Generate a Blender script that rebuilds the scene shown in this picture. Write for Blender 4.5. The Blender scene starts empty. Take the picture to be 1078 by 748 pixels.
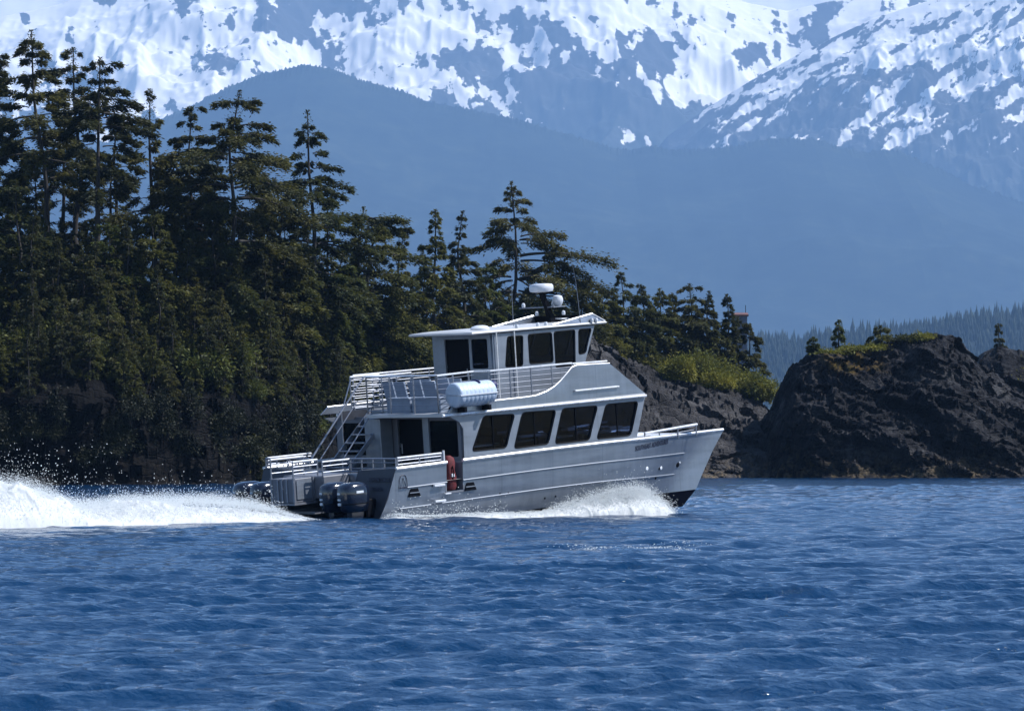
import bpy, math, random
import numpy as np
from mathutils import Vector, Matrix
from mathutils.bvhtree import BVHTree

# ------------------------------------------------------------------ camera, world, sun, exposure
S = bpy.context.scene
COL = S.collection
R = math.radians

F_PX, CX, CY, HZ, EYE = 4136.0, 539.0, 374.0, 478.0, 1.93
PITCH = math.atan((HZ - CY) / F_PX)
cam_d = bpy.data.cameras.new('camera')
cam = bpy.data.objects.new('camera', cam_d)
COL.objects.link(cam)
cam.location = (0, 0, EYE)
cam.rotation_euler = (R(90) + PITCH, 0, 0)
cam_d.sensor_width = 36
cam_d.lens = 36 * F_PX / 1078
cam_d.clip_start = 0.5
cam_d.clip_end = 60000
cam_d.dof.use_dof = True
cam_d.dof.focus_distance = 121
cam_d.dof.aperture_fstop = 9
S.camera = cam

SUN_EL, SUN_AZ = 52.0, (0.998, -0.04)            # direction TO the sun in plan: from the right, across the view
az = math.atan2(SUN_AZ[0], SUN_AZ[1])         # clockwise from +Y
W = bpy.data.worlds.new('World')
S.world = W
W.use_nodes = True
nt = W.node_tree
nt.nodes.clear()
sky = nt.nodes.new('ShaderNodeTexSky')
sky.sky_type = 'NISHITA'
sky.sun_disc = False
sky.sun_elevation = R(SUN_EL)
sky.sun_rotation = az
sky.air_density = 1.0
sky.dust_density = 0.1
sky.ozone_density = 3.0
bg = nt.nodes.new('ShaderNodeBackground')
bg.inputs['Strength'].default_value = 0.09
wo = nt.nodes.new('ShaderNodeOutputWorld')
nt.links.new(sky.outputs[0], bg.inputs[0])
nt.links.new(bg.outputs[0], wo.inputs[0])

sun_d = bpy.data.lights.new('sun', 'SUN')
sun = bpy.data.objects.new('sun', sun_d)
COL.objects.link(sun)
sun_d.energy = 5.0
sun_d.angle = R(0.5)
sun_d.color = (1.0, 0.975, 0.94)
sv = Vector((math.sin(az) * math.cos(R(SUN_EL)), math.cos(az) * math.cos(R(SUN_EL)), math.sin(R(SUN_EL))))
sun.rotation_euler = sv.to_track_quat('Z', 'Y').to_euler()
sun.location = (60, 20, 90)

S.view_settings.view_transform = 'Standard'
S.view_settings.look = 'None'
S.view_settings.exposure = 0.85
S.view_settings.gamma = 1.0
S.view_settings.use_curve_mapping = False
S.render.engine = 'CYCLES'
S.cycles.use_denoising = True
S.cycles.sample_clamp_indirect = 6.0
S.cycles.max_bounces = 6
S.cycles.diffuse_bounces = 2
S.cycles.glossy_bounces = 3
S.cycles.transmission_bounces = 4
S.cycles.transparent_max_bounces = 8
S.cycles.volume_bounces = 0
S.cycles.caustics_reflective = False
S.cycles.caustics_refractive = False
HAZE_DENSITY = 0.56e-4
HAZE_COLOR = (0.30, 0.55, 1.0)

rng = np.random.default_rng(7)


# ------------------------------------------------------------------ helpers
def tag(o, label=None, cat=None, group=None, kind=None):
    if label: o['label'] = label
    if cat: o['category'] = cat
    if group: o['group'] = group
    if kind: o['kind'] = kind
    return o


def mesh_np(name, V, Fq=None, Ft=None, smooth=False):
    V = np.asarray(V, dtype=np.float32)
    me = bpy.data.meshes.new(name)
    me.vertices.add(len(V))
    me.vertices.foreach_set('co', V.ravel())
    idx, starts, tot = [], [], 0
    if Fq is not None and len(Fq):
        Fq = np.asarray(Fq, dtype=np.int32)
        idx.append(Fq.ravel()); starts.append(np.arange(len(Fq)) * 4 + tot); tot += Fq.size
    if Ft is not None and len(Ft):
        Ft = np.asarray(Ft, dtype=np.int32)
        idx.append(Ft.ravel()); starts.append(np.arange(len(Ft)) * 3 + tot); tot += Ft.size
    idx = np.concatenate(idx); starts = np.concatenate(starts)
    me.loops.add(len(idx))
    me.loops.foreach_set('vertex_index', idx.astype(np.int32))
    me.polygons.add(len(starts))
    me.polygons.foreach_set('loop_start', starts.astype(np.int32))
    if smooth:
        me.polygons.foreach_set('use_smooth', np.ones(len(starts), dtype=bool))
    me.update(calc_edges=True)
    me.validate()
    return me


def grid_faces(n, m):
    i = np.arange(n - 1)[:, None] * m + np.arange(m - 1)[None, :]
    return np.stack([i, i + 1, i + m + 1, i + m], -1).reshape(-1, 4)


def link(name, me, mat=None, parent=None):
    o = bpy.data.objects.new(name, me)
    COL.objects.link(o)
    if mat is not None and me is not None and not me.materials:
        me.materials.append(mat)
    if parent is not None:
        o.parent = parent
    return o


def empty(name, loc=(0, 0, 0), rot=(0, 0, 0)):
    o = bpy.data.objects.new(name, None)
    o.empty_display_size = 0.3
    o.location = loc
    o.rotation_euler = rot
    COL.objects.link(o)
    return o


class MB:
    """collects simple shapes and builds ONE mesh object"""
    def __init__(self):
        self.v, self.f = [], []

    def add(self, vs, fs):
        b = len(self.v)
        self.v += [tuple(p) for p in vs]
        self.f += [tuple(i + b for i in f) for f in fs]
        return self

    def box(self, x0, x1, y0, y1, z0, z1, bev=0.0):
        b = bev
        if b <= 0:
            vs = [(x, y, z) for x in (x0, x1) for y in (y0, y1) for z in (z0, z1)]
            fs = [(0, 1, 3, 2), (4, 6, 7, 5), (0, 4, 5, 1), (2, 3, 7, 6), (0, 2, 6, 4), (1, 5, 7, 3)]
            return self.add(vs, fs)
        # chamfered in plan and on top/bottom: three stacked rings
        rings = []
        def ring(x0, x1, y0, y1, z, c):
            return [(x0 + c, y0, z), (x1 - c, y0, z), (x1, y0 + c, z), (x1, y1 - c, z), (x1 - c, y1, z), (x0 + c, y1, z), (x0, y1 - c, z), (x0, y0 + c, z)]
        rings = [ring(x0 + b, x1 - b, y0 + b, y1 - b, z0, b * .6), ring(x0, x1, y0, y1, z0 + b, b), ring(x0, x1, y0, y1, z1 - b, b), ring(x0 + b, x1 - b, y0 + b, y1 - b, z1, b * .6)]
        return self.rings(rings)

    def rings(self, rings, cap=True):
        n = len(rings[0])
        vs = [p for r in rings for p in r]
        fs = []
        for k in range(len(rings) - 1):
            for i in range(n):
                j = (i + 1) % n
                fs.append((k * n + i, k * n + j, (k + 1) * n + j, (k + 1) * n + i))
        if cap:
            fs.append(tuple(range(n))[::-1])
            fs.append(tuple((len(rings) - 1) * n + i for i in range(n)))
        return self.add(vs, fs)

    def tube(self, pts, r, seg=8, cap=True):
        pts = [Vector(p) for p in pts]
        rr = r if isinstance(r, (list, tuple)) else [r] * len(pts)
        rings = []
        for i, p in enumerate(pts):
            if i == 0: d = pts[1] - p
            elif i == len(pts) - 1: d = p - pts[i - 1]
            else: d = (pts[i + 1] - p).normalized() + (p - pts[i - 1]).normalized()
            d.normalize()
            ref = Vector((0, 0, 1)) if abs(d.z) < 0.9 else Vector((1, 0, 0))
            a = d.cross(ref).normalized(); b = d.cross(a)
            rings.append([p + (a * math.cos(2 * math.pi * k / seg) + b * math.sin(2 * math.pi * k / seg)) * rr[i] for k in range(seg)])
        return self.rings(rings, cap)

    def lathe(self, prof, c=(0, 0, 0), axis='z', seg=20):
        rings = []
        for r, h in prof:
            ring = []
            for k in range(seg):
                a = 2 * math.pi * k / seg
                u, v = r * math.cos(a), r * math.sin(a)
                p = (u, v, h) if axis == 'z' else ((h, u, v) if axis == 'x' else (u, h, v))
                ring.append((c[0] + p[0], c[1] + p[1], c[2] + p[2]))
            rings.append(ring)
        return self.rings(rings)

    def prism(self, poly, y0, y1):
        """polygon in x-z extruded along y"""
        n = len(poly)
        vs = [(x, y0, z) for x, z in poly] + [(x, y1, z) for x, z in poly]
        fs = [tuple(range(n)), tuple(range(2 * n - 1, n - 1, -1))]
        fs += [(i, n + i, n + (i + 1) % n, (i + 1) % n) for i in range(n)]
        return self.add(vs, fs)

    def build(self, name, mat, parent=None, smooth=False, bevel=0.0):
        me = bpy.data.meshes.new(name)
        me.from_pydata(self.v, [], self.f)
        me.validate()
        import bmesh
        bm = bmesh.new(); bm.from_mesh(me)
        bmesh.ops.recalc_face_normals(bm, faces=bm.faces)
        bm.to_mesh(me); bm.free()
        if smooth:
            for p in me.polygons: p.use_smooth = True
        o = link(name, me, mat, parent)
        if smooth:
            try: me.set_sharp_from_angle(angle=R(40))
            except Exception: pass
        if bevel > 0:
            md = o.modifiers.new('bevel', 'BEVEL'); md.width = bevel; md.segments = 2; md.limit_method = 'ANGLE'; md.angle_limit = R(40)
        return o


def round_poly(pts, r, n=4):
    out = []
    N = len(pts)
    for i in range(N):
        p = Vector(pts[i]); a = (Vector(pts[i - 1]) - p); b = (Vector(pts[(i + 1) % N]) - p)
        ra = min(r, a.length * .45); rb = min(r, b.length * .45)
        p0 = p + a.normalized() * ra; p1 = p + b.normalized() * rb
        for k in range(n + 1):
            t = k / n
            q = p0 * (1 - t) ** 2 + p * 2 * t * (1 - t) + p1 * t ** 2
            out.append((q.x, q.y))
    return out


def panel_with_holes(name, outline, holes, thick, to3d, mat, parent):
    """flat plate with real window openings, made by a filled 2D curve; to3d maps (u, v, w) to local space"""
    cu = bpy.data.curves.new(name, 'CURVE')
    cu.dimensions = '2D'; cu.fill_mode = 'BOTH'; cu.extrude = thick / 2
    for poly in [outline] + holes:
        sp = cu.splines.new('POLY'); sp.points.add(len(poly) - 1)
        for q, (u, v) in zip(sp.points, poly): q.co = (u, v, 0, 1)
        sp.use_cyclic_u = True
    tmp = bpy.data.objects.new('tmp_curve', cu)
    COL.objects.link(tmp)
    dg = bpy.context.evaluated_depsgraph_get()
    me = bpy.data.meshes.new_from_object(tmp.evaluated_get(dg))
    me.name = name
    bpy.data.objects.remove(tmp); bpy.data.curves.remove(cu)
    for v in me.vertices: v.co = to3d(v.co.x, v.co.y, v.co.z)
    me.materials.clear()
    return link(name, me, mat, parent)


def text_mesh(name, body, size, thick, to3d, mat, parent, width=None):
    cu = bpy.data.curves.new(name, 'FONT')
    cu.body = body; cu.size = size; cu.extrude = thick; cu.offset = size * 0.018
    tmp = bpy.data.objects.new('tmp_text', cu)
    COL.objects.link(tmp)
    dg = bpy.context.evaluated_depsgraph_get()
    me = bpy.data.meshes.new_from_object(tmp.evaluated_get(dg))
    bpy.data.objects.remove(tmp); bpy.data.curves.remove(cu)
    xs = [v.co.x for v in me.vertices]
    x0, x1 = min(xs), max(xs)
    s = (width / (x1 - x0)) if width else 1
    for v in me.vertices: v.co = to3d((v.co.x - x0) * s, v.co.y, v.co.z)
    me.materials.clear(); me.name = name
    return link(name, me, mat, parent)


def hash3(ix, iy, iz, seed):
    h = (ix.astype(np.int64) * 374761393 + iy.astype(np.int64) * 668265263 + iz.astype(np.int64) * 2147483647 + seed * 1274126177) & 0xFFFFFFFF
    h = ((h ^ (h >> 13)) * 1274126177) & 0xFFFFFFFF
    h = ((h ^ (h >> 16)) * 2246822519) & 0xFFFFFFFF
    h = h ^ (h >> 15)
    return (h & 0xFFFFFF) / float(0xFFFFFF) * 2 - 1


def vnoise(P, seed=0):
    P = np.asarray(P, dtype=np.float64)
    i = np.floor(P).astype(np.int64); f = P - i
    u = f * f * f * (f * (f * 6 - 15) + 10)
    out = 0
    for dx in (0, 1):
        wx = u[..., 0] if dx else 1 - u[..., 0]
        for dy in (0, 1):
            wy = u[..., 1] if dy else 1 - u[..., 1]
            for dz in (0, 1):
                wz = u[..., 2] if dz else 1 - u[..., 2]
                out = out + wx * wy * wz * hash3(i[..., 0] + dx, i[..., 1] + dy, i[..., 2] + dz, seed)
    return out


def fbm(P, octv=4, seed=0, gain=.5, ridge=False):
    a, s, tot = 1.0, 0, 0
    P = np.asarray(P, dtype=np.float64)
    for o in range(octv):
        n = vnoise(P * (2.03 ** o) + 17.3 * o, seed + o)
        if ridge: n = 1 - 2 * np.abs(n)
        s = s + a * n; tot += a; a *= gain
    return s / tot


def blocks(P, seed):
    """one random value per jittered cell: fractured blocks with sharp steps between them"""
    i = np.floor(P).astype(np.int64)
    best = np.full(P.shape[:-1], 9e9); val = np.zeros(P.shape[:-1])
    for dx in (-1, 0, 1):
        for dy in (-1, 0, 1):
            for dz in (-1, 0, 1):
                c = i + np.array([dx, dy, dz])
                j = [hash3(c[..., 0], c[..., 1], c[..., 2], seed + k) * .5 + .5 for k in range(3)]
                d = sum((P[..., k] - c[..., k] - j[k]) ** 2 for k in range(3))
                m = d < best
                best = np.where(m, d, best); val = np.where(m, hash3(c[..., 0], c[..., 1], c[..., 2], seed + 7), val)
    return val


def px_x(px, D): return (px - CX) / F_PX * D
def px_z(py, D): return EYE + (HZ - py) / F_PX * D


# ------------------------------------------------------------------ materials
class NT:
    def __init__(self, name):
        self.m = bpy.data.materials.new(name); self.m.use_nodes = True
        self.t = self.m.node_tree; self.t.nodes.clear()
        self.out = self.t.nodes.new('ShaderNodeOutputMaterial')

    def n(self, typ, **kw):
        nd = self.t.nodes.new('ShaderNode' + typ)
        for k, v in kw.items():
            if hasattr(nd, k) and k not in nd.inputs: setattr(nd, k, v)
            else: self.set(nd, k, v)
        return nd

    def set(self, nd, k, v):
        s = nd.inputs[k]
        if isinstance(v, bpy.types.NodeSocket): self.t.links.new(v, s)
        elif isinstance(v, (tuple, list)) and s.type == 'RGBA' and len(v) == 3: s.default_value = (*v, 1)
        else: s.default_value = v

    def ramp(self, fac, stops, interp='LINEAR'):
        r = self.t.nodes.new('ShaderNodeValToRGB'); r.color_ramp.interpolation = interp
        e = r.color_ramp.elements
        while len(e) < len(stops): e.new(0.5)
        for el, (p, c) in zip(e, stops):
            el.position = p; el.color = (*c, 1) if len(c) == 3 else c
        self.t.links.new(fac, r.inputs[0])
        return r.outputs[0]

    def noise(self, vec, scale, detail=4, rough=.55, dist=0.0):
        nd = self.n('TexNoise'); self.t.links.new(vec, nd.inputs['Vector'])
        nd.inputs['Scale'].default_value = scale; nd.inputs['Detail'].default_value = detail
        nd.inputs['Roughness'].default_value = rough; nd.inputs['Distortion'].default_value = dist
        return nd.outputs['Fac']

    def coord(self, kind='Object'): return self.n('TexCoord').outputs[kind]
    def pos(self): return self.n('NewGeometry').outputs['Position']

    def mapping(self, vec, scale=(1, 1, 1), rot=(0, 0, 0)):
        m = self.n('Mapping'); self.t.links.new(vec, m.inputs['Vector'])
        m.inputs['Scale'].default_value = scale; m.inputs['Rotation'].default_value = rot
        return m.outputs[0]

    def math(self, op, a, b=None, clamp=False):
        m = self.n('Math', operation=op); m.use_clamp = clamp
        self.set(m, 0, a)
        if b is not None: self.set(m, 1, b)
        return m.outputs[0]

    def mix(self, fac, a, b, blend='MIX'):
        m = self.n('Mix'); m.data_type = 'RGBA'; m.blend_type = blend
        ins = [s for s in m.inputs if s.type == 'RGBA']
        def st(s, v):
            if isinstance(v, bpy.types.NodeSocket): self.t.links.new(v, s)
            else: s.default_value = (*v, 1) if len(v) == 3 else v
        self.set(m, 0, fac)
        st(ins[0], a); st(ins[1], b)
        return [s for s in m.outputs if s.type == 'RGBA'][0]

    def bump(self, h, strength=.5, dist=.1):
        b = self.n('Bump'); self.t.links.new(h, b.inputs['Height'])
        b.inputs['Strength'].default_value = strength; b.inputs['Distance'].default_value = dist
        return b.outputs[0]

    def bsdf(self, **kw):
        b = self.t.nodes.new('ShaderNodeBsdfPrincipled')
        for k, v in kw.items(): self.set(b, k.replace('_', ' '), v)
        self.t.links.new(b.outputs[0], self.out.inputs[0])
        return b


def simple(name, col, rough=.5, metal=0.0, var=.15, scale=3.0, bump=0.0, **kw):
    t = NT(name)
    c = t.coord()
    n = t.noise(c, scale, 5)
    lo = tuple(x * (1 - var) for x in col); hi = tuple(min(1, x * (1 + var)) for x in col)
    colr = t.ramp(n, [(.3, lo), (.7, hi)])
    rr = t.math('ADD', t.math('MULTIPLY', n, .2), rough - .1)
    b = t.bsdf(Base_Color=colr, Roughness=rr, Metallic=metal, **kw)
    if bump: t.set(b, 'Normal', t.bump(t.noise(c, scale * 6, 3), bump, .01))
    return t.m


def make_alu(name, col, rough, metal, streak=True):
    t = NT(name)
    c = t.coord()
    n1 = t.noise(t.mapping(c, (.25, 1, 2.2)), 1.6, 5, .6)
    n2 = t.noise(t.mapping(c, (1.2, 1, .12)), 3.5, 4, .6)      # faint run-off streaks
    f = t.math('ADD', t.math('MULTIPLY', n1, .6), t.math('MULTIPLY', n2, .4))
    colr = t.ramp(f, [(.3, tuple(x * .72 for x in col)), (.55, col), (.8, tuple(min(1, x * 1.15) for x in col))])
    sx = t.n('SeparateXYZ'); t.t.links.new(c, sx.inputs[0])
    fr = t.math('FRACT', t.math('DIVIDE', t.math('ADD', sx.outputs[0], .35), 2.15))
    seam = t.ramp(t.math('ABSOLUTE', t.math('SUBTRACT', fr, .5)), [(.0, (1, 1, 1)), (.010, (0, 0, 0))])
    colr = t.mix(t.math('MULTIPLY', seam, .45), colr, tuple(x * .45 for x in col))
    rr = t.math('ADD', t.math('MULTIPLY', n1, .25), rough - .12)
    b = t.bsdf(Base_Color=colr, Roughness=rr, Metallic=metal)
    t.set(b, 'Normal', t.bump(t.noise(t.mapping(c, (.6, 1, .9)), 1.4, 3), .40, .04))
    return t.m


M = {}
M['alu'] = make_alu('brushed_aluminium', (.25, .285, .345), .36, .78)
M['alu_cabin'] = make_alu('painted_aluminium', (.21, .24, .29), .42, .45)
M['bright'] = simple('polished_aluminium', (.70, .71, .74), .28, .35, .06, 4)
M['rail'] = simple('rail_aluminium', (.21, .23, .28), .33, .5, .1, 4)
M['rub'] = simple('rub_rail_alloy', (.16, .185, .23), .55, .3, .1, 4)
M['transom'] = simple('transom_shade_tone', (.030, .036, .052), .55, .2, .2, 3)  # stern face in shade: the darkness is put into its colour
M['roof'] = simple('roof_paint', (.42, .43, .45), .4, .0, .08, 2)
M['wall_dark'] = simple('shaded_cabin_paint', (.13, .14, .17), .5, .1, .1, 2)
M['black'] = simple('black_trim', (.003, .0035, .006), .55, 0, .3, 5)
M['black'].node_tree.nodes['Principled BSDF'].inputs['Specular IOR Level'].default_value = .06
M['dark_liner'] = simple('added_dark_liner', (.005, .0055, .008), .8, 0, .2, 4)  # near-black inner sheets added so the windows look dark
M['dark_liner'].node_tree.nodes['Principled BSDF'].inputs['Specular IOR Level'].default_value = .0
M['bottom'] = simple('bottom_paint', (.003, .004, .008), .7, 0, .3, 2)
M['bottom'].node_tree.nodes['Principled BSDF'].inputs['Specular IOR Level'].default_value = .0
M['navy'] = simple('navy_cowl', (.006, .010, .024), .16, .1, .25, 3, Coat_Weight=.6, Coat_Roughness=.06)
M['white'] = simple('white_plastic', (.55, .58, .64), .32, 0, .06, 6)
M['raft'] = simple('raft_shell', (.40, .48, .60), .35, 0, .06, 6)
M['red'] = simple('red_fabric', (.085, .006, .010), .8, 0, .45, 6, .4)
M['blue'] = simple('blue_strap', (.01, .015, .10), .6, 0, .3, 8)
M['seat'] = simple('seat_vinyl', (.20, .25, .34), .5, 0, .12, 4)
M['table'] = simple('table_top', (.72, .68, .60), .35, 0, .06, 4)
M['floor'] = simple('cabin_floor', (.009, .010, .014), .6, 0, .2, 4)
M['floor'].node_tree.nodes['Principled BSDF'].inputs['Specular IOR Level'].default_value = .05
M['decal'] = simple('dark_lettering', (.012, .016, .04), .5, 0, .1, 10)
M['pale'] = simple('pale_decal', (.6, .64, .7), .5, 0, .1, 10)


def make_glass():
    t = NT('tinted_glass')
    tr = t.n('BsdfTransparent', Color=(.37, .42, .50))
    gl = t.n('BsdfGlossy', Color=(.9, .93, .97), Roughness=.03)
    c = t.coord()
    t.set(gl, 'Normal', t.bump(t.noise(c, .8, 2), .12, .05))
    fr = t.n('LayerWeight', Blend=.18)
    mx = t.n('MixShader')
    t.set(mx, 0, t.math('MULTIPLY', fr.outputs['Fresnel'], .22))
    t.t.links.new(tr.outputs[0], mx.inputs[1]); t.t.links.new(gl.outputs[0], mx.inputs[2])
    t.t.links.new(mx.outputs[0], t.out.inputs[0])
    return t.m
M['glass'] = make_glass()


def make_foliage(name, dark, mid, light, scale=.7, trans=.3):
    t = NT(name)
    oi = t.n('ObjectInfo')
    n = t.noise(t.coord(), scale, 4, .65)
    n2 = t.noise(t.coord(), scale * 9, 2)
    f = t.math('ADD', t.math('MULTIPLY', n, .75), t.math('MULTIPLY', n2, .25))
    f = t.math('ADD', f, t.math('MULTIPLY', t.math('SUBTRACT', oi.outputs['Random'], .5), .16))
    col = t.ramp(f, [(.30, dark), (.47, mid), (.66, light)])
    b = t.bsdf(Base_Color=col, Roughness=.62)
    b.inputs['Specular IOR Level'].default_value = .25
    tl = t.n('BsdfTranslucent')
    t.t.links.new(t.mix(.5, col, light), tl.inputs['Color'])
    mx = t.n('MixShader'); mx.inputs[0].default_value = trans
    t.t.links.new(b.outputs[0], mx.inputs[1]); t.t.links.new(tl.outputs[0], mx.inputs[2])
    t.t.links.new(mx.outputs[0], t.out.inputs[0])
    return t.m
M['spruce'] = make_foliage('spruce_needles', (.008, .014, .006), (.025, .036, .011), (.115, .112, .020))
M['hemlock'] = make_foliage('old_needles', (.007, .012, .006), (.021, .029, .010), (.092, .085, .017))
M['cliff_shade_leaf'] = make_foliage('shade_toned_leaves', (.004, .007, .004), (.010, .014, .006), (.024, .028, .009), .7, .15)  # leaf colour darkened to carry the shade on the cliff
M['young'] = make_foliage('young_needles', (.014, .026, .008), (.042, .058, .012), (.105, .112, .020))
M['shrub'] = make_foliage('shrub_leaves', (.035, .05, .010), (.105, .115, .016), (.21, .19, .024))
M['far_wood'] = make_foliage('far_wood_needles', (.010, .018, .012), (.020, .032, .020), (.035, .05, .03), .012, .1)


def make_bark():
    t = NT('bark')
    n = t.noise(t.mapping(t.coord(), (3, 3, .6)), 4, 5)
    t.bsdf(Base_Color=t.ramp(n, [(.3, (.010, .009, .009)), (.7, (.038, .034, .032))]), Roughness=.9)
    return t.m
M['bark'] = make_bark()


def make_rock(name, dark, mid, light, tan, lichen=True, tide=2.2, moss_z=None):
    t = NT(name)
    p = t.pos()
    sep = t.n('SeparateXYZ'); t.t.links.new(p, sep.inputs[0])
    strata = t.mapping(p, (.35, .5, 1.1), (0, R(28), R(10)))
    n1 = t.noise(strata, .35, 8, .62, .4)
    n2 = t.noise(p, 1.6, 7, .65)
    f = t.math('ADD', t.math('MULTIPLY', n1, .6), t.math('MULTIPLY', n2, .4))
    col = t.ramp(f, [(.34, dark), (.5, mid), (.68, light)])
    # tidal band: barnacles and weed below a wandering line
    z = t.math('ADD', sep.outputs[2], t.math('MULTIPLY', t.math('SUBTRACT', t.noise(p, .28, 4), .5), 4.0))
    band = t.math('SUBTRACT', 1.0, t.math('DIVIDE', z, tide), True)
    spots = t.ramp(t.noise(p, 1.1, 6, .7), [(.47, (0, 0, 0)), (.62, (1, 1, 1))])
    col = t.mix(t.math('MULTIPLY', t.math('MULTIPLY', band, spots), .8), col, tan)
    if lichen:
        lm = t.ramp(t.noise(p, .55, 6, .7), [(.63, (0, 0, 0)), (.70, (1, 1, 1))])
        col = t.mix(t.math('MULTIPLY', lm, .25), col, (.13, .12, .10))
    if moss_z is not None:
        up = t.n('NewGeometry'); s2 = t.n('SeparateXYZ'); t.t.links.new(up.outputs['Normal'], s2.inputs[0])
        x_c, x_r, z0 = moss_z
        mx_ = t.math('SUBTRACT', 1.0, t.math('DIVIDE', t.math('ABSOLUTE', t.math('SUBTRACT', sep.outputs[0], x_c)), x_r), True)
        mk = t.math('MULTIPLY', mx_, t.math('MULTIPLY', t.math('SUBTRACT', sep.outputs[2], z0), 1.5, True), True)
        mk = t.math('MULTIPLY', t.math('MULTIPLY', mk, t.ramp(t.noise(p, .8, 5, .7), [(.47, (0, 0, 0)), (.58, (1, 1, 1))])), 2.0, True)
        col = t.mix(mk, col, t.ramp(n2, [(.35, (.030, .034, .010)), (.65, (.12, .075, .022))]))
    b = t.bsdf(Base_Color=col, Roughness=.72)
    b.inputs['Specular IOR Level'].default_value = .06
    vo = t.n('TexVoronoi', feature='DISTANCE_TO_EDGE'); t.t.links.new(t.mapping(p, (.7, .7, 1.5), (0, R(26), 0)), vo.inputs['Vector']); vo.inputs['Scale'].default_value = .75
    crack = t.ramp(vo.outputs['Distance'], [(.0, (0, 0, 0)), (.07, (1, 1, 1))])
    h = t.math('ADD', t.math('ADD', t.noise(strata, .9, 8, .68, .5), t.math('MULTIPLY', crack, .22)), t.math('MULTIPLY', t.noise(p, 3.0, 5, .7), .5))
    t.set(b, 'Normal', t.bump(h, 1.0, .8))
    return t.m
M['rock'] = make_rock('dark_shore_rock', (.018, .018, .020), (.052, .051, .055), (.125, .122, .126), (.20, .155, .10))
M['rock_big'] = make_rock('basalt_rock', (.006, .0065, .009), (.019, .0195, .023), (.092, .092, .098), (.15, .115, .07), True, 2.4, (px_x(890, 334), 3.4, 8.4))
M['soil'] = make_rock('forest_floor', (.003, .0035, .004), (.006, .006, .007), (.014, .013, .013), (.03, .024, .018), False)  # near-black floor colour also carries the shade on the left cliff


def make_water():
    t = NT('sea_water')
    p = t.pos()
    h1 = t.noise(t.mapping(p, (.8, 1.0, 1)), 1.9, 6, .66, .25)
    h2 = t.noise(t.mapping(p, (1, 1.3, 1)), 6.5, 4, .6)
    h = t.math('ADD', h1, t.math('MULTIPLY', h2, .30))
    b = t.bsdf(Base_Color=(.001, .022, .068), Roughness=.05, IOR=1.333)
    t.set(b, 'Normal', t.bump(h, .62, .16))
    return t.m
M['water'] = make_water()


def make_foam():
    t = NT('sea_foam')
    n = t.noise(t.coord(), 3, 4)
    b = t.bsdf(Base_Color=t.ramp(n, [(.2, (.78, .82, .85)), (.7, (.90, .92, .93))]), Roughness=.6)
    tl = t.n('BsdfTranslucent', Color=(.85, .9, .93))
    mx = t.n('MixShader'); mx.inputs[0].default_value = .45
    t.t.links.new(b.outputs[0], mx.inputs[1]); t.t.links.new(tl.outputs[0], mx.inputs[2])
    t.t.links.new(mx.outputs[0], t.out.inputs[0])
    return t.m
M['foam'] = make_foam()


def make_mountain(name, rock, forest, snow_col=(.93, .91, .885)):
    """snow lies where the 'snow' vertex attribute plus fine noise says so"""
    t = NT(name)
    p = t.pos()
    a = t.n('Attribute'); a.attribute_name = 'snow'
    f = t.n('Attribute'); f.attribute_name = 'wood'
    fine = t.math('SUBTRACT', t.noise(p, .010, 8, .74), .5)
    m = t.math('ADD', a.outputs['Fac'], t.math('MULTIPLY', fine, 2.0))
    mask = t.ramp(m, [(.47, (0, 0, 0)), (.53, (1, 1, 1))])
    base = t.mix(f.outputs['Fac'], t.ramp(t.noise(p, .003, 5), [(.3, tuple(x * .7 for x in rock)), (.7, rock)]), forest)
    col = t.mix(mask, base, snow_col)
    b = t.bsdf(Base_Color=col, Roughness=.8)
    b.inputs['Specular IOR Level'].default_value = .1
    return t.m
M['mountain'] = make_mountain('snowy_mountain', (.07, .07, .07), (.03, .04, .03))


def make_ridge():
    t = NT('forested_ridge')
    p = t.pos()
    n = t.math('ADD', t.math('MULTIPLY', t.noise(p, .012, 6, .75), .6), t.math('MULTIPLY', t.noise(p, .0016, 4, .6), .4))
    b = t.bsdf(Base_Color=t.ramp(n, [(.36, (.002, .005, .005)), (.52, (.012, .019, .015)), (.66, (.034, .042, .028))]), Roughness=.9)
    b.inputs['Specular IOR Level'].default_value = .1
    return t.m
M['ridge'] = make_ridge()


# ------------------------------------------------------------------ the sea: one sheet, finer where the camera looks
WTH = np.radians(np.array([-62, -48, -100, -75, -30]))
wr = np.random.default_rng(14)
NW = 72
LAM = np.exp(wr.uniform(np.log(.20), np.log(2.4), NW))
DIR = np.radians(-70) + wr.normal(0, .42, NW)
KX, KY = np.cos(DIR) * 2 * np.pi / LAM, np.sin(DIR) * 2 * np.pi / LAM
PH = wr.uniform(0, 2 * np.pi, NW)
AMP = .0060 * LAM ** .62


def wave(X, Y, fade=1.0):
    Z = np.zeros_like(X); DX = np.zeros_like(X); DY = np.zeros_like(X)
    # slow patches of calmer and rougher water
    P = np.stack([X * .09, Y * .05, np.zeros_like(X)], -1)
    patch = 1.0 + .45 * vnoise(P, 91)
    for k in range(NW):
        far = 60 if LAM[k] < .5 else (100 if LAM[k] < .9 else (170 if LAM[k] < 1.6 else 480))
        lim = np.clip((far * 1.5 - np.abs(Y)) / (far * .5), 0, 1)
        a = AMP[k] * lim * (patch if LAM[k] < 3 else 1)
        ph = KX[k] * X + KY[k] * Y + PH[k]
        s, c = np.sin(ph), np.cos(ph)
        Z += a * s
        q = .3 * a
        DX += q * np.cos(DIR[k]) * c; DY += q * np.sin(DIR[k]) * c
    return Z * fade, DX * fade, DY * fade


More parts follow.
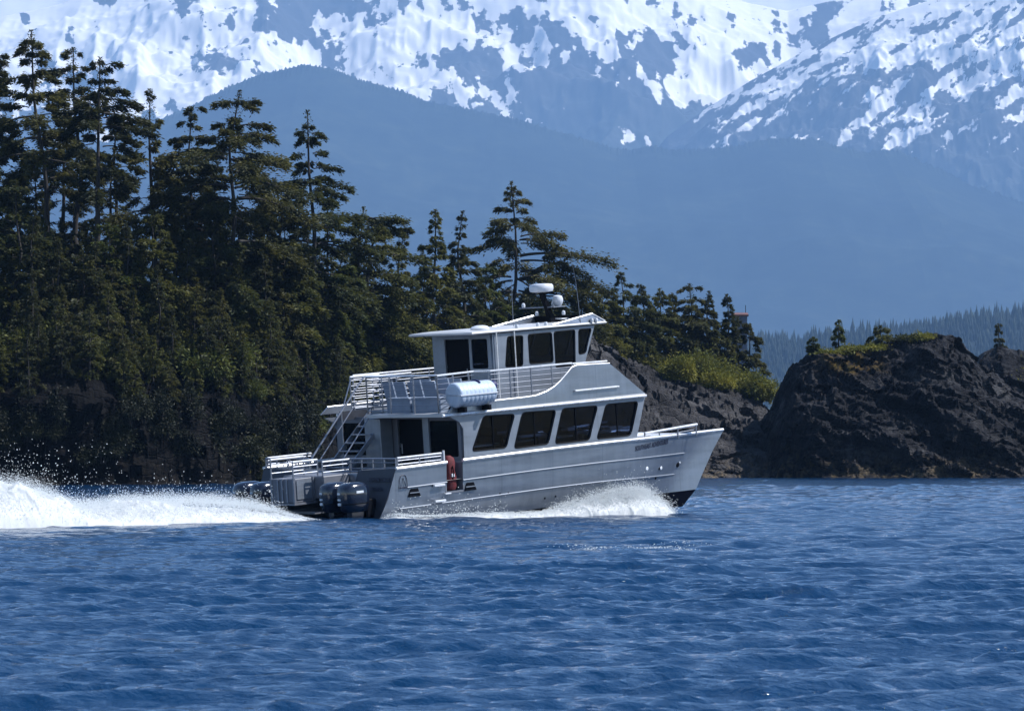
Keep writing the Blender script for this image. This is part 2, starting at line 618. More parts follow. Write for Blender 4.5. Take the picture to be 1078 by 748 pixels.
def build_sea():
    ys = np.concatenate([np.linspace(-60, 16, 14)[:-1], np.arange(16, 26, .2), np.arange(26, 60, .085), np.arange(60, 90, .12), np.arange(90, 140, .2), np.arange(140, 240, .45),
                         np.arange(240, 400, 1.0), np.geomspace(400, 29500, 60)])
    half = np.concatenate([np.linspace(0, 1, 330), np.geomspace(1.03, 14, 34)])
    s = np.concatenate([-half[::-1], half[1:]])
    Wd = np.sqrt((.155 * ys) ** 2 + 6.0 ** 2)
    X = s[None, :] * Wd[:, None]; Y = np.repeat(ys[:, None], len(s), 1)
    fade = np.clip((480 - np.abs(Y)) / 150, 0, 1) * np.clip((2.2 - np.abs(s)) / 1.0, 0, 1)[None, :]
    Z, DX, DY = wave(X, Y, fade)
    V = np.stack([X + DX, Y + DY, Z], -1).reshape(-1, 3)
    me = mesh_np('water', V, grid_faces(len(ys), len(s)), smooth=True)
    tag(link('water', me, M['water']), kind='structure')
build_sea()


# ------------------------------------------------------------------ mountains
def ip(x, pts):
    xs, ys = zip(*pts)
    return np.interp(x, xs, ys)


def mountain(name, mat, prof, D_foot, D_top, px0, px1, nx, ny, rough, seed, foot_py=470, shape=1.15, crest=0.0, snow=None, wood=None, back=.35):
    """height field from foot to crest and down the far side; prof gives the crest line"""
    pxs = np.linspace(px0, px1, nx)
    v = np.concatenate([np.linspace(0, 1, ny), np.linspace(1, 1 + back, max(6, ny // 8))[1:]])
    top = px_z(ip(pxs, prof), D_top)
    foot = px_z(foot_py, D_foot)
    PX, Vv = np.meshgrid(pxs, v)
    D = D_foot + (D_top - D_foot) * Vv
    rel = np.where(Vv <= 1, np.clip(Vv, 0, 1) ** shape, 1 - (Vv - 1) * 1.6)
    X = px_x(PX, D_top) * (D / D_top * .35 + .65)
    Z = foot + (top[None, :] - foot) * rel
    P = np.stack([X, D, Z * .8], -1)
    sc = (D_top - D_foot)
    env = np.clip(np.minimum(Vv * 3, np.abs(1 - Vv) * 5 + crest), 0, 1)
    big = fbm(P / (sc * .22), 5, seed, .5, True)
    fine = fbm(P / (sc * .06), 4, seed + 20, .5)
    Z = Z + env * rough * (big * .8 + fine * .30)
    Vt = np.stack([X, D, Z], -1).reshape(-1, 3)
    me = mesh_np(name, Vt, grid_faces(len(v), nx), smooth=True)
    if snow is not None:
        # bring each vertex back to the line of sight it is drawn for, only to decide where snow lies on the land
        PXv = CX + F_PX * X / D; PYv = HZ - F_PX * (Z - EYE) / D
        sn, wd = snow(PXv, PYv, P, Z)
        for nm, arr in (('snow', sn), ('wood', wd)):
            at = me.attributes.new(nm, 'FLOAT', 'POINT')
            at.data.foreach_set('value', arr.ravel().astype(np.float32))
    return tag(link(name, me, mat), kind='structure')


def sm(a, b, x):
    t = np.clip((x - a) / (b - a), 0, 1)
    return t * t * (3 - 2 * t)


def blob(PX, PY, cx, cy, rx, ry, ang=0.0):
    c, s = math.cos(math.radians(ang)), math.sin(math.radians(ang))
    u = ((PX - cx) * c + (PY - cy) * s) / rx; w = (-(PX - cx) * s + (PY - cy) * c) / ry
    return np.exp(-(u * u + w * w) * 1.2)


def snow_main(PX, PY, P, Z):
    n = fbm(np.stack([PX / 27, PY / 21, PX * 0], -1), 5, 5, .58)
    streak = fbm(np.stack([(PX - PY * .35) / 9, (PY + PX * .35) / 34, PX * 0], -1), 4, 15, .55)
    fine = fbm(np.stack([PX / 9, PY / 8, PX * 0], -1), 3, 25, .6)
    s = .76 + n * .80 + streak * .72 + fine * .50
    s -= .016 * np.clip(PY - 100, 0, 80)
    for b in ((640, 112, 80, 36, 10, 1.05), (690, 60, 40, 30, -20, .55), (500, 75, 62, 22, 18, .85), (310, 22, 42, 26, 0, .8), (575, 30, 40, 20, 25, .65), (850, 40, 30, 26, 0, .7),
              (590, 80, 60, 26, 15, .55), (230, 62, 24, 16, 60, .45), (170, 50, 22, 12, 40, .45), (370, 5, 40, 16, 0, .5), (705, 120, 45, 22, 0, .6), (790, 55, 26, 14, -30, .6)):
        s -= b[5] * blob(PX, PY, *b[:5])
    for b in ((450, 40, 45, 26, 20, .6), (150, 30, 60, 26, 10, .6), (540, 95, 10, 40, -12, .75), (660, 140, 26, 16, 0, .9), (730, 92, 40, 15, -32, .7), (400, 55, 90, 16, 18, .4), (610, 10, 50, 12, 0, .3), (760, 50, 20, 40, -35, .4), (210, 95, 60, 30, 20, .5)):
        s += b[5] * blob(PX, PY, *b[:5])
    return s, sm(60, 190, PY + n * 25)


def snow_right(PX, PY, P, Z):
    # gullies run down to the lower left
    a = math.radians(-35)
    u = PX * math.cos(a) + PY * math.sin(a); w = -PX * math.sin(a) + PY * math.cos(a)
    n = fbm(np.stack([u / 30, w / 8, PX * 0], -1), 5, 8, .6)
    n2 = fbm(np.stack([PX / 60, PY / 40, PX * 0], -1), 3, 18, .5)
    fine = fbm(np.stack([u / 9, w / 4, PX * 0], -1), 3, 28, .6)
    s = .70 + n * .95 + fine * .40 + n2 * .35 - .0052 * np.clip(PY - 60, 0, 300) - .012 * np.clip(PY - 150, 0, 300)
    s -= .0035 * np.clip(PX - 930, 0, 200) * np.clip((PY - 110) / 60, 0, 1)
    return s, sm(120, 240, PY + n2 * 30)


mountain('snow_mountain', M['mountain'],
         [(-400, 60), (-120, 48), (0, 18), (60, 4), (110, -12), (220, -46), (330, -30), (420, -60), (560, -48), (640, -60), (735, -14), (790, 3), (830, 11), (870, 2), (930, -8), (1000, 6), (1200, -30), (1500, 40)],
         17500, 21200, -400, 1500, 1400, 360, 260, 31, snow=snow_main, shape=1.0, crest=.05)
mountain('snow_mountain', M['mountain'], [(-500, -10), (0, -14), (60, -8), (140, -30), (600, -30), (760, -22), (830, -12), (880, -18), (960, -26), (1100, -10), (1600, -5)],
         22500, 26500, -500, 1600, 500, 120, 160, 77, snow=lambda PX, PY, P, Z: (.95 + .5 * fbm(np.stack([PX / 26, PY / 15, PX * 0], -1), 4, 3, .55), PX * 0), shape=1.0, crest=.05)
mountain('snow_mountain', M['mountain'],
         [(560, 250), (620, 205), (660, 182), (690, 158), (703, 143), (740, 116), (790, 85), (840, 58), (880, 38), (920, 18), (960, 6), (1000, -6), (1080, -46), (1250, -90), (1500, -20)],
         17300, 19300, 560, 1500, 900, 300, 190, 47, snow=snow_right, shape=1.0, crest=.03)


def ridge():
    nx, ny = 1900, 70
    pxs = np.linspace(-500, 1600, nx)
    prof = [(-500, 260), (-200, 230), (0, 190), (140, 140), (200, 112), (240, 92), (275, 78), (318, 69), (345, 72), (400, 90), (450, 106), (500, 117), (560, 131), (600, 141), (640, 154), (665, 158), (690, 154), (720, 159),
            (750, 157), (790, 150), (820, 146), (855, 146), (880, 154), (908, 161), (930, 157), (950, 160), (975, 172), (1010, 189), (1040, 201), (1078, 214), (1180, 235), (1400, 290), (1600, 300)]
    D0, D1 = 12500, 16400
    py = ip(pxs, prof) + 2.2 * fbm(np.stack([pxs / 25, pxs * 0, pxs * 0], -1), 3, 2)
    v = np.concatenate([np.linspace(0, 1, ny), [1.02, 1.06, 1.2, 1.5]])
    top = px_z(py, D1)
    PX, Vv = np.meshgrid(pxs, v)
    D = D0 + (D1 - D0) * Vv
    rel = np.where(Vv <= 1, np.clip(Vv, 0, 1) ** .92, 1 - (Vv - 1) * 1.2)
    X = px_x(PX, D1)
    Z = 4 + (top[None, :] - 4) * rel
    P = np.stack([X, D, Z], -1)
    env = np.clip(np.minimum(Vv * 3, np.abs(1 - Vv) * 1.8), 0, 1)
    Z = Z + env * 130 * fbm(P / 1600, 4, 61, .5, True)
    # single tree tops roughen the whole flank and the skyline
    r = np.random.default_rng(12)
    Z = Z + r.random(Z.shape) ** 2 * np.where(np.abs(Vv - 1) < .02, 13.0, 0.0)
    me = mesh_np('forested_hill', np.stack([X, D, Z], -1).reshape(-1, 3), grid_faces(len(v), nx))
    tag(link('hill', me, M['ridge']), kind='structure')
ridge()


def far_shore():
    """low wooded shore across the sound, and its wood as one mass of small conifers"""
    pxs = np.linspace(-700, 1900, 260); ds = np.linspace(0, 1, 14)
    prof = lambda px: ip(px, [(-700, 392), (500, 388), (700, 380), (780, 374), (850, 371), (890, 366), (930, 363), (1000, 356), (1040, 349), (1078, 346), (1300, 334), (1900, 345)])
    D0, D1 = 4500, 5400
    PX, Vv = np.meshgrid(pxs, ds)
    D = D0 + (D1 - D0) * Vv
    Zt = px_z(prof(PX), D1)
    Z = -2 + (Zt + 2) * np.minimum(1, Vv * 1.25) ** .7
    X = px_x(PX, 5000)
    Z += 2.5 * fbm(np.stack([X / 120, D / 120, X * 0], -1), 3, 70)
    me = mesh_np('far_shore', np.stack([X, D, Z], -1).reshape(-1, 3), grid_faces(len(ds), len(pxs)), smooth=True)
    tag(link('far_shore', me, M['ridge']), kind='structure')
    r = np.random.default_rng(21)
    n = 13000
    px = r.uniform(560, 1700, n); v = r.random(n) ** .8
    D = D0 + 60 + (D1 - D0 - 60) * v
    zt = px_z(prof(px), D1)
    z0 = -2 + (zt + 2) * np.minimum(1, v * 1.25) ** .7 - 2
    x = px_x(px, 5000)
    h = 9 + 22 * r.random(n) ** 1.4 * (1 + .25 * vnoise(np.stack([x / 90, D / 90, x * 0], -1), 5) + .2 * vnoise(np.stack([x / 25, D / 40, x * 0], -1), 6)); w = h * r.uniform(.10, .17, n)
    V, Fs = [], []
    seg = 6; lev = [(0.0, .55), (.12, 1.0), (.34, .72), (.36, .85), (.58, .48), (.60, .58), (.8, .25), (1.0, .0)]
    ang = np.arange(seg) * 2 * np.pi / seg
    for a, (t, rr) in enumerate(lev):
        jit = 1 + r.uniform(-.28, .28, (n, seg))
        V.append(np.stack([x[:, None] + w[:, None] * rr * jit * np.cos(ang), D[:, None] + w[:, None] * rr * jit * np.sin(ang), np.repeat((z0 + h * t)[:, None], seg, 1)], -1))
    V = np.stack(V, 1)                       # n, lev, seg, 3
    L = len(lev)
    base = np.arange(n)[:, None, None] * L * seg
    l = np.arange(L - 1)[None, :, None] * seg; k = np.arange(seg)[None, None, :]; k2 = (k + 1) % seg
    Fq = np.stack([base + l + k, base + l + k2, base + l + seg + k2, base + l + seg + k], -1).reshape(-1, 4)
    me = mesh_np('far_wood', V.reshape(-1, 3), Fq)
    tag(link('far_wood', me, M['far_wood']), 'hazy blue-green conifer wood along the far shore behind the rock', 'wood', kind='stuff')
far_shore()


# ------------------------------------------------------------------ islands and rocks
def sections_land(name, mat, keys, Df, px0, px1, step, nv, amp, seed, ridge_amp=.5, jag=1.0, extra=None):
    pxs = np.arange(px0, px1 + .1, step)
    # resample each key section by arc parameter then blend between keys
    K = sorted(keys)
    prof = []
    vv = np.linspace(0, 1, nv) ** 1.25
    for k in K:
        pts = np.array(keys[k], dtype=float)
        seg = np.r_[0, np.cumsum(np.hypot(np.diff(pts[:, 0]), np.diff(pts[:, 1]) * 1.6))]
        seg /= seg[-1]
        prof.append(np.stack([np.interp(vv, seg, pts[:, 0]), np.interp(vv, seg, pts[:, 1])], -1))
    prof = np.array(prof)
    dd = np.stack([np.interp(pxs, K, prof[:, j, 0]) for j in range(nv)], 1)
    hh = np.stack([np.interp(pxs, K, prof[:, j, 1]) for j in range(nv)], 1)
    D0 = ip(pxs, Df)
    X = np.repeat(px_x(pxs, D0)[:, None], nv, 1)
    Y = D0[:, None] + dd
    Z = hh.copy()
    P = np.stack([X, Y, Z], -1)
    env = np.clip((Z + 1.0) / 2.0, .15, 1)[..., None]
    n_big = np.stack([fbm(P / 5.5, 4, seed + i * 11, .5) for i in range(3)], -1)
    # creased blocks dipping to one side
    Q = np.stack([(P[..., 0] * .9 - P[..., 2] * .45) * .42, P[..., 1] * .5, P[..., 2] * 1.0 + P[..., 0] * .5], -1)
    cre = fbm(Q / 3.4, 6, seed + 50, .6, True)
    cre2 = fbm(Q / np.array([2.2, 1.2, .7]), 3, seed + 80, .5, True)
    disp = n_big * amp * np.array([1.0, 1.0, .8]) + np.stack([cre * 0, -(cre * 1.25 + cre2 * .5), cre * .6 + cre2 * .3], -1) * ridge_amp * jag
    Pb = P + n_big * .8
    Qb = np.stack([(Pb[..., 0] * .9 - Pb[..., 2] * .45) * .55, Pb[..., 1] * .6, Pb[..., 2] * 1.0 + Pb[..., 0] * .5], -1)
    blk = blocks(Qb / 1.9, seed + 5) * .55 + blocks(Qb / .75, seed + 6) * .20
    disp = disp + np.stack([blk * .25, -blk, blk * .35], -1) * jag
    V = P + disp * env
    if extra is not None: V = extra(V, P)
    me = mesh_np(name, V.reshape(-1, 3), grid_faces(len(pxs), nv), smooth=True)
    try: me.set_sharp_from_angle(angle=R(38))
    except Exception: pass
    o = tag(link(name, me, mat), kind='structure')
    bv = BVHTree.FromPolygons([tuple(v) for v in V.reshape(-1, 3)], [tuple(f) for f in grid_faces(len(pxs), nv)])
    return o, bv


wood_keys = {
    -420: [(-4, -1.8), (0, 0), (.4, 2.6), (1.0, 5.2), (8, 8.5), (25, 13), (50, 14), (85, 8), (115, -1.8)],
    230: [(-4, -1.8), (0, 0), (.4, 2.4), (1.0, 5.0), (7, 8.3), (24, 12.5), (50, 13), (85, 7), (115, -1.8)],
    310: [(-4, -1.8), (0, 0), (2.5, 2.2), (4.5, 4.8), (8, 7), (20, 11), (50, 11), (85, 7), (115, -1.8)],
    400: [(-4, -1.8), (0, 0), (3, 2.5), (6, 5.2), (12, 7), (26, 9.5), (50, 9.5), (85, 5), (115, -1.8)],
    560: [(-4, -1.8), (0, 0), (3, 2.2), (8, 5.5), (15, 8.5), (24, 10.4), (45, 10), (80, 5), (110, -1.8)],
}
SHORE_W = [(-420, 240), (150, 250), (260, 256), (340, 268), (460, 290), (580, 306)]
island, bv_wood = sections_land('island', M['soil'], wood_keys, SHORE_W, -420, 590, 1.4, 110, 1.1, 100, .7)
rock_keys = {
    545: [(-4, -1.8), (0, -1.8), (3, 0), (8, 3), (13, 6), (20, 8), (40, 8), (75, 4), (105, -1.8)],
    575: [(-4, -1.8), (0, 0), (3, 2.0), (8, 5.0), (15, 9.2), (21, 12.0), (40, 10.5), (75, 5), (105, -1.8)],
    625: [(-4, -1.8), (0, 0), (3, 1.6), (8, 4.2), (15, 8.8), (21, 11.6), (40, 9.8), (75, 5), (105, -1.8)],
    680: [(-4, -1.8), (0, 0), (3, 1.4), (8, 3.4), (15, 7.0), (21, 9.3), (40, 8.4), (75, 5), (105, -1.8)],
    740: [(-4, -1.8), (0, 0), (3, 1.2), (8, 2.8), (15, 5.6), (21, 7.6), (40, 7.2), (75, 4), (105, -1.8)],
    815: [(-4, -1.8), (0, 0), (3, 1.2), (8, 2.6), (15, 5.0), (21, 6.6), (40, 6.0), (75, 3), (105, -1.8)],
    850: [(-4, -1.8), (0, -.5), (3, .6), (8, 1.6), (15, 2.8), (21, 3.4), (40, 3.2), (75, 0), (105, -1.8)],
    890: [(-4, -1.8), (0, -1.8), (3, -1.8), (8, -1.8), (15, -1.8), (21, -1.8), (40, -1.8), (75, -1.8), (105, -1.8)],
}
SHORE_R = [(540, 305), (600, 312), (700, 322), (820, 326), (900, 328)]
ledge, bv_rock = sections_land('rock', M['rock'], rock_keys, SHORE_R, 545, 890, .8, 150, .75, 300, 1.0)


def big_keys():
    out = {}
    crest = [(790, 508), (806, 505), (810, 492), (813, 470), (818, 447), (827, 424), (838, 402), (846, 387), (856, 380), (880, 376), (905, 374), (930, 370), (950, 366), (970, 361), (986, 355), (1000, 352), (1014, 355), (1030, 366), (1045, 381), (1060, 397), (1078, 405), (1110, 420), (1160, 445), (1200, 470), (1230, 500), (1250, 506)]
    for px in list(range(790, 860, 4)) + list(range(860, 1251, 10)):
        zc = px_z(ip(px, crest), 334)
        zc = max(zc, -1.6)
        out[px] = [(-3, -1.8), (0, min(0, zc)), (1.0, zc * .17), (2.5, zc * .40), (4.5, zc * .58), (7.5, zc * .76), (10, zc * .90), (13, zc * 1.0), (18, zc * .98 - .1), (27, zc * .6 - .3), (38, -1.8)]
    return out
SHORE_B = [(790, 331), (800, 326), (820, 322), (860, 319), (1000, 318), (1130, 320), (1250, 326)]
bigrock, bv_big = sections_land('rock_islet', M['rock_big'], big_keys(), SHORE_B, 790, 1250, .8, 170, .95, 500, 1.0)


def back_keys():
    out = {}
    crest = [(1010, 500), (1028, 420), (1040, 385), (1052, 371), (1064, 367), (1078, 371), (1110, 380), (1160, 400), (1200, 450), (1230, 505)]
    for px in range(1010, 1231, 10):
        zc = max(px_z(ip(px, crest), 366), -1.6)
        out[px] = [(-3, -1.8), (0, min(0, zc)), (1.5, zc * .4), (4, zc * .75), (8, zc), (14, zc * .95), (24, -1.8)]
    return out
backrock, bv_back = sections_land('rock', M['rock_big'], back_keys(), [(1010, 356), (1230, 356)], 1010, 1230, 1.2, 60, .5, 700, .7)


def ground(px, D, bvs):
    x = px_x(px, D)
    best = None
    for b in bvs:
        h = b.ray_cast(Vector((x, D, 80)), Vector((0, 0, -1)))
        if h[0] is not None and (best is None or h[0].z > best): best = h[0].z
    return best if best is not None else 0.0


# ------------------------------------------------------------------ the air between
def haze():
    t = NT('sea_air')
    pv = t.n('VolumePrincipled')
    pv.inputs['Color'].default_value = (*HAZE_COLOR, 1)
    pv.inputs['Density'].default_value = HAZE_DENSITY
    pv.inputs['Anisotropy'].default_value = 0.0
    t.t.links.new(pv.outputs[0], t.out.inputs['Volume'])
    m = MB().box(-14000, 14000, -300, 30500, -6, 3900)
    o = m.build('haze', t.m)
    tag(o, kind='stuff')
haze()

# ------------------------------------------------------------------ trees
def tube_np(pts, rad, seg=6):
    pts = np.asarray(pts, float); n = len(pts)
    d = np.gradient(pts, axis=0); d /= np.linalg.norm(d, axis=1)[:, None] + 1e-9
    ref = np.where(np.abs(d[:, 2:3]) < .9, np.array([[0, 0, 1.]]), np.array([[1., 0, 0]]))
    a = np.cross(d, ref); a /= np.linalg.norm(a, axis=1)[:, None] + 1e-9
    b = np.cross(d, a)
    an = np.arange(seg) * 2 * np.pi / seg
    V = pts[:, None, :] + (a[:, None, :] * np.cos(an)[None, :, None] + b[:, None, :] * np.sin(an)[None, :, None]) * np.asarray(rad)[:, None, None]
    i = np.arange(n - 1)[:, None] * seg; k = np.arange(seg)[None, :]; k2 = (k + 1) % seg
    Fq = np.stack([i + k, i + k2, i + seg + k2, i + seg + k], -1).reshape(-1, 4)
    return V.reshape(-1, 3), Fq


class Geo:
    def __init__(self): self.V, self.F, self.n = [], [], 0
    def add(self, V, Fq):
        self.V.append(V); self.F.append(Fq + self.n); self.n += len(V)
    def mesh(self, name, smooth=False): return mesh_np(name, np.concatenate(self.V), np.concatenate(self.F), smooth=smooth)


def tufts(c, d, l, w, r, flat=.45):
    """narrow drooping leaf sprays: one diamond each"""
    n = len(c)
    nrm = np.stack([r.normal(0, flat, n), r.normal(0, flat, n), np.ones(n)], -1)
    d = d / (np.linalg.norm(d, axis=1)[:, None] + 1e-9)
    s = np.cross(nrm, d); s /= np.linalg.norm(s, axis=1)[:, None] + 1e-9
    l = l[:, None]; w = w[:, None]
    mid = c + d * l * .5
    tip = c + d * l - np.array([0, 0, 1.]) * l * .14
    V = np.stack([c, mid + s * w * .5, tip, mid - s * w * .5], 1).reshape(-1, 3)
    Fq = np.arange(n * 4).reshape(n, 4)
    return V, Fq


def branch(g, wood, r, p0, az, L, lift, droop, dens, size, rb, start=.25, bare=False, bend=0.0):
    n = max(4, int(L / .35))
    t = np.linspace(0, 1, n)
    wob = np.cumsum(r.normal(0, .05, n)) * L * .25
    a = az + bend * t
    dx = np.cumsum(np.cos(a)) / n * L; dy = np.cumsum(np.sin(a)) / n * L
    P = p0 + np.stack([dx - wob * math.sin(az), dy + wob * math.cos(az), L * (lift * t - droop * t * t)], -1)
    if rb > .012:
        wood.add(*tube_np(P, rb * (1 - .85 * t) + .004, 4))
    if bare: return P
    m = int(max(18, (L + .25) * dens * 105))
    u = start + (1 - start) * r.random(m) ** .8
    c = np.stack([np.interp(u, t, P[:, k]) for k in range(3)], -1)
    side = r.choice([-1, 1], m) * r.uniform(.25, 1.25, m)
    da = az + side
    tl = L * .36 * (1.1 - u * .75) * r.uniform(.2, 1, m) + .05
    dd = np.stack([np.cos(da), np.sin(da), r.normal(-.13, .2, m)], -1)
    c2 = c + dd * tl[:, None] * r.random(m)[:, None]
    c2[:, 2] += r.normal(0, .055 + .022 * L, m) - .05
    V, Fq = tufts(c2, dd, size * r.uniform(.6, 1.5, m), size * r.uniform(.25, .6, m), r, .85)
    g.add(V, Fq)
    return P


def conifer(seed, h, Rm, start=.15, style='spruce', wind=(0, 0), lean=(0, 0), gap=.25, dens=1.0, size=.27, nb=None, lower_bare=0, droop=.26, top_bare=0.0, twist=.0):
    """returns (trunk mesh, crown mesh) of one conifer; uneven layers of boughs with gaps between"""
    r = np.random.default_rng(seed)
    wood, g = Geo(), Geo()
    n = 14
    t = np.linspace(0, 1, n)
    wobx = np.interp(t, np.linspace(0, 1, 5), r.normal(0, .018 * h, 5) * np.array([0, .6, 1, 1, .6]))
    woby = np.interp(t, np.linspace(0, 1, 5), r.normal(0, .012 * h, 5) * np.array([0, .6, 1, 1, .6]))
    T = np.stack([lean[0] * t ** 1.3 * h + wobx, lean[1] * t ** 1.3 * h + woby, t * h], -1)
    r0 = .012 * h + .05
    T[0, 2] -= .8
    wood.add(*tube_np(T, r0 * (1 - .93 * t ** .9) + .012, 8))
    at = lambda z: np.array([np.interp(z / h, t, T[:, k]) for k in range(3)])
    # boughs in layers
    z = start * h
    lay = 0
    while z < h * .985:
        s = (z - start * h) / (h * (1 - start))
        if style == 'spruce': prof = (1 - s) ** .85 * min(1, .55 + s * 3)
        elif style == 'old': prof = (.62 + .55 * math.sin(min(1, s * 1.15 + .12) * math.pi)) * (1.02 - s) ** .24
        elif style == 'flat': prof = (.35 + .8 * s) * (1 - max(0, s - .88) / .12 * .5)
        else: prof = (1 - s) ** .6 * min(1, .7 + s * 2)
        k = r.integers(3, 6)
        if r.random() < gap: k = r.integers(1, 3)
        a0 = r.uniform(0, 2 * math.pi)
        lm = r.uniform(.55, 1.25)
        for j in range(k):
            a = a0 + j * 2 * math.pi / k + r.normal(0, .3)
            L = Rm * prof * lm * r.uniform(.45, 1.2)
            L *= 1 + wind[0] * math.cos(a) + wind[1] * math.sin(a)
            L = min(max(L, .22), Rm * 1.2)
            zz = z + r.normal(0, .12)
            lift = ((.0 + .22 * s if style != 'old' else .06 + .14 * s) + r.normal(0, .09)) if style != 'flat' else (.22 + r.normal(0, .12))
            bare = (lower_bare > 0 and s < .25 and r.random() < lower_bare) or (s > 1 - top_bare and r.random() < .6)
            branch(g, wood, r, at(min(zz, h)), a, L, lift, droop + (.12 if s < .4 else 0), dens, size * (1 if s < .8 else .8), .010 + .014 * L, .18 if s > .5 else .3, bare, twist * r.normal())
        z += (h * .0155 + .14) * r.uniform(.6, 1.8) * (1.5 if r.random() < gap else 1)
        lay += 1
    # leader
    m = 150
    zz = h * (1 - .13 * r.random(m) ** 1.3)
    c = np.array([at(q) for q in zz]) + np.stack([r.normal(0, 1, m), r.normal(0, 1, m), np.zeros(m)], -1) * ((h - zz) * .13 + .05)[:, None]
    aa = r.uniform(0, 6.28, m)
    V, Fq = tufts(c, np.stack([np.cos(aa), np.sin(aa), np.full(m, .9)], -1), np.full(m, size * .8), np.full(m, size * .28), r)
    g.add(V, Fq)
    # a few dead stubs on the bare lower stem
    for q in range(int(6 + 10 * start)):
        zq = r.uniform(.18, max(.2, start)) * h
        branch(g, wood, r, at(zq), r.uniform(0, 6.28), r.uniform(.4, 1.0) * Rm * .45, r.normal(0, .15), .25, 1, size, .02, bare=True)
    return wood.mesh('trunk', True), g.mesh('crown')


def shrub_mesh(seed, Rx, Ry, H, size=.22, n=2600, mounds=9):
    r = np.random.default_rng(seed)
    wood, g = Geo(), Geo()
    for k in range(mounds):
        a = r.uniform(0, 6.28); q = r.random() ** .6
        cx, cy = Rx * q * math.cos(a) * .8, Ry * q * math.sin(a) * .8
        hh = H * r.uniform(.55, 1.0) * (1 - .4 * q); rr = r.uniform(.22, .5) * min(Rx, Ry) + .2
        wood.add(*tube_np([(cx * .3, cy * .3, -.5), (cx * .7, cy * .7, hh * .35), (cx, cy, hh * .8)], [.07, .05, .02], 5))
        m = n // mounds
        d = r.normal(0, 1, (m, 3)); d /= np.linalg.norm(d, axis=1)[:, None]
        rad = r.uniform(.3, 1.35, m)[:, None] ** .7
        lump = 1 + .35 * vnoise(d * 2.2 + k * 7, seed)[:, None]
        c = np.array([cx, cy, hh * .55]) + d * rad * lump * np.array([rr, rr, hh * .5])
        keep = c[:, 2] > -.2
        dd = d + r.normal(0, .5, d.shape)
        V, Fq = tufts(c[keep], dd[keep], size * r.uniform(.6, 1.4, keep.sum()), size * r.uniform(.3, .6, keep.sum()), r, .8)
        g.add(V, Fq)
    return wood.mesh('trunk', True), g.mesh('crown')


def put_tree(name, meshes, loc, rz, label, cat, group=None, leaf='spruce', scale=1.0):
    e = empty(name, loc, (0, 0, rz))
    e.scale = (scale, scale, scale)
    tag(e, label, cat, group)
    tr, cr = meshes
    link('trunk' if cat != 'shrub' else 'stem', tr, M['bark'], e)
    link('crown' if cat != 'shrub' else 'leaves', cr, M[leaf], e)
    return e


def dup(src, loc, rz, scale, label=None, group=None):
    o = src.copy(); COL.objects.link(o)
    o.location = loc; o.rotation_euler = (0, 0, rz); o.scale = (scale,) * 3
    if label: o['label'] = label
    if group: o['group'] = group
    for ch in src.children:
        c = ch.copy(); COL.objects.link(c); c.parent = o
    return o


def big_tree(px, top, D, wpx, bvs, name, label, seed, leaf='hemlock', zadj=0.0, base_px=None, **kw):
    """wpx: half width of the crown in the photograph"""
    if bvs is BR: D = max(D, float(ip(px, SHORE_R)) + 30)
    if bvs is BW: D = max(D, float(ip(base_px if base_px is not None else px, SHORE_W)) + 11)
    zg = ground(base_px if base_px is not None else px, D, bvs) - .3 + zadj
    zt = px_z(top, D)
    h = zt - zg
    Rm = wpx / F_PX * D * (1.3 if bvs is BW else 1.1)
    bx = base_px if base_px is not None else px
    if kw.get('style') == 'spruce' and bvs is BW: Rm *= 1.25
    kw.setdefault('dens', 1.55 if kw.get('style') == 'old' else 1.2)
    lean = ((px - bx) / F_PX * D / h, 0)
    return put_tree(name, conifer(seed, h, Rm, lean=lean, **kw), (px_x(bx, D), D, zg), 0, label, 'tree', None, leaf)


